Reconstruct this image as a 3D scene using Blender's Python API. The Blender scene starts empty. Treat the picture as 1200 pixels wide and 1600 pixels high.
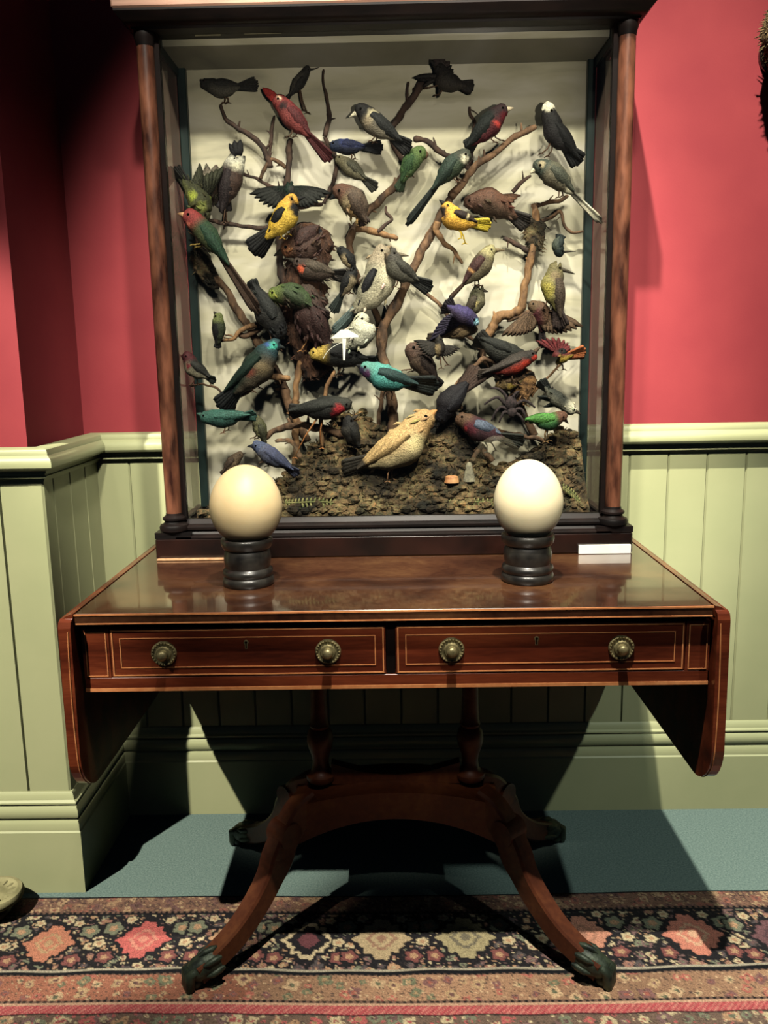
import bpy, math, random
import numpy as np
from mathutils import Vector, Matrix, noise
rnd = random.Random(7)
S = bpy.context.scene
COL = S.collection
PI = math.pi

# ---------------------------------------------------------------- camera
F_PX = 1334.9
PITCH, YAW, ROLL = 0.18045, -0.013725, -0.0174992
CAM = Vector((0.0, -2.0205, 1.14))
FW = Vector((math.sin(YAW)*math.cos(PITCH), math.cos(YAW)*math.cos(PITCH), -math.sin(PITCH)))
RT0 = Vector((math.cos(YAW), -math.sin(YAW), 0))
UP0 = RT0.cross(FW)
RT = RT0*math.cos(ROLL) + UP0*math.sin(ROLL)
UP = UP0*math.cos(ROLL) - RT0*math.sin(ROLL)
cd = bpy.data.cameras.new('camera'); cam = bpy.data.objects.new('camera', cd); COL.objects.link(cam)
m = Matrix((RT, UP, -FW)).transposed().to_4x4(); m.translation = CAM; cam.matrix_world = m
cd.sensor_fit = 'HORIZONTAL'; cd.sensor_width = 36; cd.lens = 36*F_PX/1200; cd.clip_start = .05
S.camera = cam

def at(px, py, Y):
    d = FW + RT*((px-600)/F_PX) - UP*((py-800)/F_PX)
    return CAM + d*((Y-CAM.y)/d.y)
def mpp(px, py, Y):
    return (at(px, py, Y)-CAM).dot(FW)/F_PX

# ---------------------------------------------------------------- colour / materials
def lin(c):
    return tuple(((v/255)/12.92 if v/255 <= .04045 else ((v/255+.055)/1.055)**2.4) for v in c)
def nmat(name):
    m = bpy.data.materials.new(name); m.use_nodes = True
    nt = m.node_tree; b = nt.nodes['Principled BSDF']
    return m, nt, b
def N(nt, t, **k):
    n = nt.nodes.new(t)
    for a, v in k.items():
        if a.startswith('i_'): n.inputs[a[2:].replace('_', ' ')].default_value = v
        else: setattr(n, a, v)
    return n
def noise_mat(name, c1, c2, scale=20, stretch=(1, 1, 1), rough=.6, bump=0, bscale=None, detail=4, coat=0, lo=.35, hi=.65, metal=0, spec=.5, bdist=.002):
    m, nt, b = nmat(name)
    tc = N(nt, 'ShaderNodeTexCoord'); mp = N(nt, 'ShaderNodeMapping'); mp.inputs['Scale'].default_value = stretch
    nt.links.new(tc.outputs['Object'], mp.inputs['Vector'])
    no = N(nt, 'ShaderNodeTexNoise', i_Scale=scale, i_Detail=detail); nt.links.new(mp.outputs[0], no.inputs['Vector'])
    cr = N(nt, 'ShaderNodeValToRGB'); nt.links.new(no.outputs['Fac'], cr.inputs['Fac'])
    e = cr.color_ramp.elements; e[0].position = lo; e[1].position = hi
    e[0].color = (*c1, 1); e[1].color = (*c2, 1)
    nt.links.new(cr.outputs['Color'], b.inputs['Base Color'])
    b.inputs['Roughness'].default_value = rough; b.inputs['Metallic'].default_value = metal
    b.inputs['Coat Weight'].default_value = coat; b.inputs['Coat Roughness'].default_value = .08
    b.inputs['Specular IOR Level'].default_value = spec
    if bump:
        n2 = N(nt, 'ShaderNodeTexNoise', i_Scale=bscale or scale*3, i_Detail=3); nt.links.new(mp.outputs[0], n2.inputs['Vector'])
        bp = N(nt, 'ShaderNodeBump', i_Strength=bump, i_Distance=bdist); nt.links.new(n2.outputs['Fac'], bp.inputs['Height'])
        nt.links.new(bp.outputs[0], b.inputs['Normal'])
    return m
M = {}
M['red'] = noise_mat('red_paint', lin((176, 64, 72)), lin((184, 70, 76)), 8, rough=.75, bump=.15, bscale=300, bdist=.001)
M['green'] = noise_mat('sage_paint', lin((200, 206, 156)), lin((208, 212, 162)), 6, rough=.42, bump=.1, bscale=60)
M['carpet'] = noise_mat('blue_carpet', lin((104, 130, 126)), lin((146, 168, 158)), 260, rough=.98, bump=.6, bscale=500, lo=.3, hi=.7, spec=.1)
M['black'] = noise_mat('ebonised_wood', lin((14, 12, 12)), lin((30, 22, 20)), 12, (1, 1, 6), rough=.4, spec=.2)
M['stand'] = noise_mat('ebonised_stand', lin((20, 19, 18)), lin((46, 44, 40)), 40, rough=.36, coat=.2)
M['darkred'] = noise_mat('dark_mahogany', lin((16, 10, 9)), lin((42, 22, 17)), 9, (1, 1, 1), rough=.24, coat=.4, bump=.1, bscale=40)
M['post'] = noise_mat('column_mahogany', lin((46, 24, 18)), lin((120, 76, 56)), 14, (3, 3, .8), rough=.27, coat=.35)
M['cream_wood'] = noise_mat('boxwood_stringing', lin((214, 132, 80)), lin((234, 158, 102)), 60, rough=.4)
M['brass'] = noise_mat('old_brass', lin((104, 98, 68)), lin((176, 164, 120)), 90, rough=.42, metal=.55, bump=.3, bscale=500, lo=.3, hi=.7)
M['bronze'] = noise_mat('green_bronze', lin((22, 32, 28)), lin((70, 82, 66)), 45, rough=.5, metal=.4, bump=.6, bscale=120)
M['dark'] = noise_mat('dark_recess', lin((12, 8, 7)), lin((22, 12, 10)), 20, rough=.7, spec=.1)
M['teal'] = noise_mat('dark_teal_frame', lin((22, 34, 34)), lin((40, 56, 54)), 30, (1, 1, .3), rough=.4)
M['card'] = noise_mat('white_card', lin((244, 238, 226)), lin((250, 246, 236)), 30, rough=.6)
M['tan'] = noise_mat('tan_strip', lin((168, 126, 90)), lin((206, 164, 122)), 80, rough=.5)
M['egg'] = noise_mat('ostrich_shell', lin((206, 182, 136)), lin((222, 202, 158)), 9, rough=.46, bump=.12, bscale=420, bdist=.0008, lo=.3, hi=.7)
M['egg2'] = noise_mat('pale_ostrich_shell', lin((228, 214, 176)), lin((240, 228, 192)), 9, rough=.42, bump=.1, bscale=420, bdist=.0008, lo=.3, hi=.7)
for k in ('egg', 'egg2'):
    b = M[k].node_tree.nodes['Principled BSDF']; b.inputs['Subsurface Weight'].default_value = .15; b.inputs['Subsurface Radius'].default_value = (.01, .007, .004); b.inputs['Subsurface Scale'].default_value = .5
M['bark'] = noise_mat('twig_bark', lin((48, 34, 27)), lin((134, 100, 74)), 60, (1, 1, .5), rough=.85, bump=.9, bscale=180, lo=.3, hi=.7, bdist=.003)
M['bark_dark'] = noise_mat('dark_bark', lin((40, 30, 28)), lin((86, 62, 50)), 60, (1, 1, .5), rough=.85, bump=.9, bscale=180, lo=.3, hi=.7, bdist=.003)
M['bark_orange'] = noise_mat('orange_bark', lin((88, 62, 44)), lin((164, 122, 82)), 60, (1, 1, .5), rough=.8, bump=.9, bscale=180, lo=.3, hi=.7, bdist=.003)  # lighter orange-brown bark
M['eye'] = noise_mat('glass_eye', lin((8, 6, 6)), lin((14, 10, 8)), 9, rough=.05)
M['spider'] = noise_mat('hairy_spider', lin((30, 22, 24)), lin((62, 48, 50)), 160, rough=.9, bump=.8, bscale=400)
M['rock'] = noise_mat('pale_stone', lin((112, 106, 92)), lin((150, 142, 120)), 90, rough=.9, bump=.8, bscale=200)
M['shell'] = noise_mat('tan_shell', lin((170, 110, 70)), lin((214, 160, 110)), 60, rough=.6)
M['fern'] = noise_mat('dry_fern', lin((84, 92, 50)), lin((140, 132, 84)), 90, rough=.8)
M['fur'] = noise_mat('brown_fur', lin((70, 52, 36)), lin((150, 128, 84)), 30, rough=.95, bump=1, bscale=140, bdist=.01)
M['plaster'] = noise_mat('carved_plaster', lin((150, 146, 104)), lin((186, 180, 132)), 30, rough=.8, bump=.5, bscale=80)
M['tan_top'] = noise_mat('brightened_top_board', lin((196, 146, 124)), lin((220, 174, 148)), 10, (1, 8, 8), rough=.5)  # tan lightened so the dimly reached fascia looks lit
M['reflection_dull'] = noise_mat('dull_reflection', lin((128, 118, 96)), lin((150, 140, 112)), 60, rough=.8)  # dull tone painted for the reflections on the glass
M['nest'] = noise_mat('shaggy_nest', lin((36, 22, 18)), lin((98, 64, 46)), 70, (1, 1, .35), rough=.95, bump=1, bscale=160, bdist=.006, lo=.35, hi=.7)
M['nest_tan'] = noise_mat('woven_nest', lin((84, 58, 38)), lin((160, 118, 76)), 90, rough=.95, bump=1, bscale=160, bdist=.005)

def moss_mat():
    m, nt, b = nmat('moss_and_rubble')
    tc = N(nt, 'ShaderNodeTexCoord')
    n1 = N(nt, 'ShaderNodeTexNoise', i_Scale=26.0, i_Detail=8.0, i_Roughness=.75); nt.links.new(tc.outputs['Object'], n1.inputs['Vector'])
    cr = N(nt, 'ShaderNodeValToRGB'); nt.links.new(n1.outputs['Fac'], cr.inputs['Fac'])
    cr.color_ramp.elements[0].position = .3; cr.color_ramp.elements[0].color = (*lin((40, 32, 22)), 1)
    cr.color_ramp.elements[1].position = .72; cr.color_ramp.elements[1].color = (*lin((206, 160, 112)), 1)
    for p, c in ((.42, (78, 72, 50)), (.5, (124, 96, 66)), (.57, (128, 118, 82)), (.64, (176, 128, 84))):
        e = cr.color_ramp.elements.new(p); e.color = (*lin(c), 1)
    n3 = N(nt, 'ShaderNodeTexNoise', i_Scale=11.0, i_Detail=5.0, i_Roughness=.6); mp3 = N(nt, 'ShaderNodeMapping'); mp3.inputs['Location'].default_value = (3.1, .7, 1.9)
    nt.links.new(tc.outputs['Object'], mp3.inputs['Vector']); nt.links.new(mp3.outputs[0], n3.inputs['Vector'])
    mr = N(nt, 'ShaderNodeMapRange'); mr.inputs['From Min'].default_value = .42; mr.inputs['From Max'].default_value = .60; mr.inputs['To Min'].default_value = .10; mr.inputs['To Max'].default_value = 1.0
    nt.links.new(n3.outputs['Fac'], mr.inputs['Value'])
    vm = N(nt, 'ShaderNodeVectorMath', operation='SCALE'); nt.links.new(cr.outputs['Color'], vm.inputs[0]); nt.links.new(mr.outputs[0], vm.inputs['Scale'])
    nt.links.new(vm.outputs[0], b.inputs['Base Color']); b.inputs['Roughness'].default_value = .95
    n2 = N(nt, 'ShaderNodeTexNoise', i_Scale=130.0, i_Detail=6.0); nt.links.new(tc.outputs['Object'], n2.inputs['Vector'])
    bp = N(nt, 'ShaderNodeBump', i_Strength=1.0, i_Distance=.008); nt.links.new(n2.outputs['Fac'], bp.inputs['Height']); nt.links.new(bp.outputs[0], b.inputs['Normal'])
    return m
M['moss'] = moss_mat()

def wood_mat(name, cols, rough, sx=(1, 8, 8), scale=2.2, coat=.4, band=.0, spec=.5):
    m, nt, b = nmat(name)
    tc = N(nt, 'ShaderNodeTexCoord'); mp = N(nt, 'ShaderNodeMapping'); mp.inputs['Scale'].default_value = sx
    nt.links.new(tc.outputs['Object'], mp.inputs['Vector'])
    n1 = N(nt, 'ShaderNodeTexNoise', i_Scale=scale, i_Detail=6.0, i_Distortion=.6); nt.links.new(mp.outputs[0], n1.inputs['Vector'])
    n2 = N(nt, 'ShaderNodeTexNoise', i_Scale=scale*14, i_Detail=3.0); nt.links.new(mp.outputs[0], n2.inputs['Vector'])
    mx = N(nt, 'ShaderNodeMix', data_type='FLOAT'); mx.inputs[0].default_value = .25
    nt.links.new(n1.outputs['Fac'], mx.inputs[2]); nt.links.new(n2.outputs['Fac'], mx.inputs[3])
    cr = N(nt, 'ShaderNodeValToRGB'); nt.links.new(mx.outputs[0], cr.inputs['Fac'])
    cr.color_ramp.elements[0].position = .3; cr.color_ramp.elements[0].color = (*lin(cols[0]), 1)
    cr.color_ramp.elements[1].position = .7; cr.color_ramp.elements[1].color = (*lin(cols[-1]), 1)
    for i, c in enumerate(cols[1:-1]):
        e = cr.color_ramp.elements.new(.3+.4*(i+1)/(len(cols)-1)); e.color = (*lin(c), 1)
    nt.links.new(cr.outputs['Color'], b.inputs['Base Color'])
    b.inputs['Roughness'].default_value = rough; b.inputs['Coat Weight'].default_value = coat; b.inputs['Coat Roughness'].default_value = .05
    b.inputs['Specular IOR Level'].default_value = spec
    return m
M['mahog'] = wood_mat('mahogany', [(58, 22, 13), (106, 46, 27), (146, 72, 42)], .3)
M['mahog_top'] = wood_mat('figured_top', [(40, 20, 13), (66, 38, 24), (88, 56, 36), (110, 76, 48)], .26, (1, 1.4, 1), 6.0, coat=1.0)
M['mahog_leg'] = wood_mat('leg_mahogany', [(48, 20, 12), (90, 46, 26), (124, 74, 42)], .5, (3, 3, 3), coat=.05, spec=.3)

def glass_mat():
    m = bpy.data.materials.new('clear_glass'); m.use_nodes = True; nt = m.node_tree; nt.nodes.clear()
    o = N(nt, 'ShaderNodeOutputMaterial'); t = N(nt, 'ShaderNodeBsdfTransparent'); g = N(nt, 'ShaderNodeBsdfGlossy')
    t.inputs['Color'].default_value = (.96, .975, .96, 1); g.inputs['Roughness'].default_value = .01
    f = N(nt, 'ShaderNodeFresnel'); ge = N(nt, 'ShaderNodeNewGeometry')
    ma = N(nt, 'ShaderNodeMath', operation='MULTIPLY_ADD'); ma.inputs[1].default_value = 1/1.45-1.45; ma.inputs[2].default_value = 1.45
    nt.links.new(ge.outputs['Backfacing'], ma.inputs[0]); nt.links.new(ma.outputs[0], f.inputs['IOR'])
    mx = N(nt, 'ShaderNodeMixShader'); nt.links.new(f.outputs[0], mx.inputs[0]); nt.links.new(t.outputs[0], mx.inputs[1]); nt.links.new(g.outputs[0], mx.inputs[2]); nt.links.new(mx.outputs[0], o.inputs['Surface'])
    return m
M['glass'] = glass_mat()
def reflection_haze_mat():
    m = glass_mat(); m.name = 'reflection_haze_glass'; nt = m.node_tree; o = nt.nodes['Material Output']; old = o.inputs['Surface'].links[0].from_socket
    ma = [n for n in nt.nodes if n.type == 'MATH'][0]; ma.inputs[1].default_value = 1/1.7-1.7; ma.inputs[2].default_value = 1.7
    d = N(nt, 'ShaderNodeBsdfDiffuse'); d.inputs['Color'].default_value = (*lin((214, 180, 160)), 1); mx = N(nt, 'ShaderNodeMixShader'); mx.inputs[0].default_value = .34  # tan diffuse mixed in to imitate the backboard's hazy reflection
    nt.links.new(old, mx.inputs[1]); nt.links.new(d.outputs[0], mx.inputs[2]); nt.links.new(mx.outputs[0], o.inputs['Surface']); return m
M['side_glass'] = reflection_haze_mat()

def back_mat():
    m, nt, b = nmat('painted_backboard')
    tc = N(nt, 'ShaderNodeTexCoord'); mp = N(nt, 'ShaderNodeMapping'); mp.inputs['Scale'].default_value = (2.2, 1, 9)
    nt.links.new(tc.outputs['Object'], mp.inputs['Vector'])
    n1 = N(nt, 'ShaderNodeTexNoise', i_Scale=1.6, i_Detail=5.0, i_Distortion=.5); nt.links.new(mp.outputs[0], n1.inputs['Vector'])
    cr = N(nt, 'ShaderNodeValToRGB'); nt.links.new(n1.outputs['Fac'], cr.inputs['Fac'])
    cr.color_ramp.elements[0].position = .28; cr.color_ramp.elements[0].color = (*lin((158, 150, 132)), 1)
    cr.color_ramp.elements[1].position = .62; cr.color_ramp.elements[1].color = (*lin((226, 216, 198)), 1)
    e = cr.color_ramp.elements.new(.45); e.color = (*lin((204, 194, 168)), 1)
    nt.links.new(cr.outputs['Color'], b.inputs['Base Color']); b.inputs['Roughness'].default_value = .8
    return m
M['back'] = back_mat()

def attr_mat(name, nscale, lo, hi, rough, bump, bd=.002):
    m, nt, b = nmat(name)
    at_ = N(nt, 'ShaderNodeAttribute', attribute_name='Col'); tc = N(nt, 'ShaderNodeTexCoord')
    no = N(nt, 'ShaderNodeTexNoise', i_Scale=nscale, i_Detail=3.0); nt.links.new(tc.outputs['Object'], no.inputs['Vector'])
    mr = N(nt, 'ShaderNodeMapRange'); mr.inputs['From Min'].default_value = .3; mr.inputs['From Max'].default_value = .7
    mr.inputs['To Min'].default_value = lo; mr.inputs['To Max'].default_value = hi
    nt.links.new(no.outputs['Fac'], mr.inputs['Value'])
    vm = N(nt, 'ShaderNodeVectorMath', operation='SCALE'); nt.links.new(at_.outputs['Color'], vm.inputs[0]); nt.links.new(mr.outputs[0], vm.inputs['Scale'])
    nt.links.new(vm.outputs[0], b.inputs['Base Color']); b.inputs['Roughness'].default_value = rough
    b.inputs['Specular IOR Level'].default_value = .3
    bp = N(nt, 'ShaderNodeBump', i_Strength=bump, i_Distance=bd); nt.links.new(no.outputs['Fac'], bp.inputs['Height']); nt.links.new(bp.outputs[0], b.inputs['Normal'])
    return m
M['feather'] = attr_mat('feathers', 330, .5, 1.35, .7, .9)
M['rug'] = attr_mat('knotted_wool', 420, .62, 1.32, .97, .8, .003)

# ---------------------------------------------------------------- mesh builder
class MB:
    def __init__(s): s.v = []; s.f = []; s.c = []
    def add(s, vs, fs, col=None):
        b = len(s.v); s.v += [tuple(v) for v in vs]; s.f += [tuple(i+b for i in f) for f in fs]
        if col is not None:
            s.c += [tuple(col)]*len(vs) if not isinstance(col, list) else col
        return s
    def box(s, x0, x1, y0, y1, z0, z1, bev=0, col=None):
        if bev:
            # chamfered box
            b = bev; P = []
            for sx, X in ((1, x0), (-1, x1)):
                for sy, Y in ((1, y0), (-1, y1)):
                    for sz, Z in ((1, z0), (-1, z1)):
                        P += [(X, Y+sy*b, Z+sz*b), (X+sx*b, Y, Z+sz*b), (X+sx*b, Y+sy*b, Z)]
            import bmesh
            bm = bmesh.new(); vv = [bm.verts.new(p) for p in P]; bmesh.ops.convex_hull(bm, input=vv)
            bm.verts.ensure_lookup_table(); bm.verts.index_update()
            s.add([v.co[:] for v in bm.verts], [[v.index for v in f.verts] for f in bm.faces], col); bm.free(); return s
        v = [(x, y, z) for x in (x0, x1) for y in (y0, y1) for z in (z0, z1)]
        return s.add(v, [(0, 1, 3, 2), (4, 6, 7, 5), (0, 4, 5, 1), (2, 3, 7, 6), (0, 2, 6, 4), (1, 5, 7, 3)], col)
    def lathe(s, prof, c=(0, 0, 0), seg=32, axis='Z', col=None):
        v = []; f = []
        for r, z in prof:
            for i in range(seg):
                a = 2*PI*i/seg; x, y = r*math.cos(a), r*math.sin(a)
                p = (x, y, z) if axis == 'Z' else (x, -z, y)
                v.append((c[0]+p[0], c[1]+p[1], c[2]+p[2]))
        n = len(prof)
        for j in range(n-1):
            for i in range(seg):
                f.append((j*seg+i, j*seg+(i+1) % seg, (j+1)*seg+(i+1) % seg, (j+1)*seg+i))
        f.append(tuple(reversed(range(seg)))); f.append(tuple((n-1)*seg+i for i in range(seg)))
        return s.add(v, f, col)
    def tube(s, pts, rad, seg=8, col=None, flat=1.0):
        pts = [Vector(p) for p in pts]; v = []; f = []; n = len(pts)
        up = Vector((0, -1, 0))
        for j, p in enumerate(pts):
            t = (pts[min(j+1, n-1)]-pts[max(j-1, 0)]).normalized()
            a = up - t*up.dot(t)
            if a.length < .05: a = Vector((0, 0, 1)) - t*t.z
            a.normalize(); b = t.cross(a)
            r = rad[j] if isinstance(rad, (list, tuple)) else rad
            for i in range(seg):
                th = 2*PI*i/seg; v.append(p + a*(math.cos(th)*r*flat) + b*(math.sin(th)*r))
        for j in range(n-1):
            for i in range(seg):
                f.append((j*seg+i, j*seg+(i+1) % seg, (j+1)*seg+(i+1) % seg, (j+1)*seg+i))
        f.append(tuple(reversed(range(seg)))); f.append(tuple((n-1)*seg+i for i in range(seg)))
        return s.add(v, f, col)
    def prism(s, poly, axis, a, b, col=None):
        """poly of 2D points extruded along axis from a to b; axis X: poly=(y,z), Y: (x,z), Z: (x,y)"""
        n = len(poly)
        def P(p, t): return {'X': (t, p[0], p[1]), 'Y': (p[0], t, p[1]), 'Z': (p[0], p[1], t)}[axis]
        v = [P(p, a) for p in poly]+[P(p, b) for p in poly]
        f = [tuple(range(n)), tuple(reversed(range(n, 2*n)))]+[(i, i+n, (i+1) % n+n, (i+1) % n) for i in range(n)]
        return s.add(v, f, col)
    def build(s, name, mat, parent=None, smooth=False, ang=None, origin=None):
        me = bpy.data.meshes.new(name)
        off = Vector(origin) if origin else Vector((0, 0, 0))
        me.from_pydata([tuple(Vector(v)-off) for v in s.v], [], s.f); me.update()
        if s.c:
            ca = me.color_attributes.new('Col', 'FLOAT_COLOR', 'POINT')
            arr = np.ones((len(s.v), 4), dtype=np.float32); arr[:, :3] = np.array(s.c, dtype=np.float32)
            ca.data.foreach_set('color', arr.ravel())
        import bmesh
        bm = bmesh.new(); bm.from_mesh(me); bmesh.ops.recalc_face_normals(bm, faces=bm.faces); bm.to_mesh(me); bm.free()
        me.materials.append(mat)
        if smooth:
            for p in me.polygons: p.use_smooth = True
            if ang: me.set_sharp_from_angle(angle=math.radians(ang))
        o = bpy.data.objects.new(name, me); COL.objects.link(o)
        if origin: o.location = off
        if parent:
            o.parent = parent
            if parent.type == 'EMPTY' or True:
                o.location = off - world_loc(parent)
        return o
def world_loc(o):
    v = Vector((0, 0, 0))
    while o: v += o.location; o = o.parent
    return v
def thing(name, label, cat, loc=(0, 0, 0), group=None):
    o = bpy.data.objects.new(name, None); COL.objects.link(o); o.location = loc; o.empty_display_size = .03
    return tag(o, label, cat, group)
def tag(o, label=None, cat=None, group=None, kind=None):
    if label: o['label'] = label
    if cat: o['category'] = cat
    if group: o['group'] = group
    if kind: o['kind'] = kind
    return o
def struct(o): o['kind'] = 'structure'; return o

def cat_rom(pts, n):
    P = [Vector(p) for p in pts]; P = [P[0]*2-P[1]]+P+[P[-1]*2-P[-2]]; out = []
    for i in range(1, len(P)-2):
        for k in range(n):
            t = k/n; a, b, c, d = P[i-1], P[i], P[i+1], P[i+2]
            out.append(.5*((2*b)+(c-a)*t+(2*a-5*b+4*c-d)*t*t+(3*b-a-3*c+d)*t*t*t))
    out.append(P[-2]); return out
def lerpc(a, b, t): return tuple(a[i]*(1-t)+b[i]*t for i in range(3))

# ---------------------------------------------------------------- room
RX0, RX1 = -2.4, 2.4
def make_room():
    struct(MB().box(RX0, RX1, -4.2, .04, -.03, 0).build('floor', M['carpet']))
    struct(MB().box(-.742, RX1, .015, .1, 0, 3.2).build('wall_back', M['red']))
    struct(MB().box(RX0, -.742, -.305, .1, 0, 3.2).build('wall_left', M['red']))
    g = .0055
    # panelling: V-jointed boards
    def boards(xs, y0, y1, axis, z0, z1, mb, face):
        for a, b in zip(xs[:-1], xs[1:]):
            c = .003
            if face == '-y': poly = [(a, y1), (a, y0+c*1.6), (a+c, y0), (b-c, y0), (b, y0+c*1.6), (b, y1)]
            else: poly = [(y1, a), (y0-c*1.6, a), (y0, a+c), (y0, b-c), (y0-c*1.6, b), (y1, b)]
            mb.prism(poly, 'Z', z0, z1)
    sp = .0917
    xs = [-.727, -.6348]+[-.6348+sp*i for i in range(1, 34)]
    mb = MB(); boards(xs, 0, .014, 'x', 0, .93, mb, '-y'); struct(mb.build('trim_1', M['green']))
    mb = MB()
    xs = sorted([-.711]+[-.8013-sp*i for i in range(0, 17)]); boards(xs, -.320, -.3055, 'x', 0, .93, mb, '-y')
    ys = [-.3205, -.27, -.178, -.086, -.001]; boards(ys, -.7105, -.7415, 'y', 0, .93, mb, '+x')
    struct(mb.build('trim_2', M['green']))
    # moulded rail and skirting swept with mitres
    path = [Vector((RX1, 0)), Vector((-.711, 0)), Vector((-.711, -.320)), Vector((RX0, -.320))]
    nrm = [Vector((0, -1)), Vector((1, 0)), Vector((0, -1))]
    def offs(i, d):
        if i == 0: return path[0]+nrm[0]*d
        if i == 3: return path[3]+nrm[2]*d
        return path[i]+nrm[i-1]*d+nrm[i]*d
    def sweep(prof, i0, i1, name):
        mb = MB(); v = []; k = len(prof)
        for i in range(i0, i1+1):
            for d, z in prof:
                p = offs(i, d); v.append((p.x, p.y, z))
        f = []
        for j in range(i1-i0):
            for a in range(k): f.append((j*k+a, j*k+(a+1) % k, (j+1)*k+(a+1) % k, (j+1)*k+a))
        f.append(tuple(range(k))); f.append(tuple(reversed(range((i1-i0)*k, (i1-i0)*k+k))))
        mb.add(v, f); return struct(mb.build(name, M['green'], smooth=True, ang=28))
    rail = [(-.014, .972), (.012, .972), (.020, .969), (.023, .963), (.023, .958), (.027, .955), (.032, .949), (.034, .941), (.033, .934), (.029, .929), (.016, .928),
            (.013, .925), (.013, .921), (.009, .920), (.009, .916), (.013, .915), (.013, .911), (.006, .909), (.005, .904), (-.014, .904)]
    sweep(rail, 0, 1, 'trim_3'); sweep(rail, 1, 3, 'trim_4')
    sk = [(-.001, .228), (.004, .228), (.008, .222), (.010, .212), (.015, .208), (.015, .2045), (.009, .2035), (.009, .2005), (.015, .199), (.0185, .193), (.0195, .185), (.0185, .177), (.016, .1725), (.011, .1715), (.011, .1675), (.017, .1665), (.020, .160), (.020, .1455), (.0225, .142), (.0225, 0), (-.001, 0)]
    sweep(sk, 0, 1, 'baseboard_back'); sweep(sk, 1, 3, 'baseboard_left')
make_room()

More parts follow.
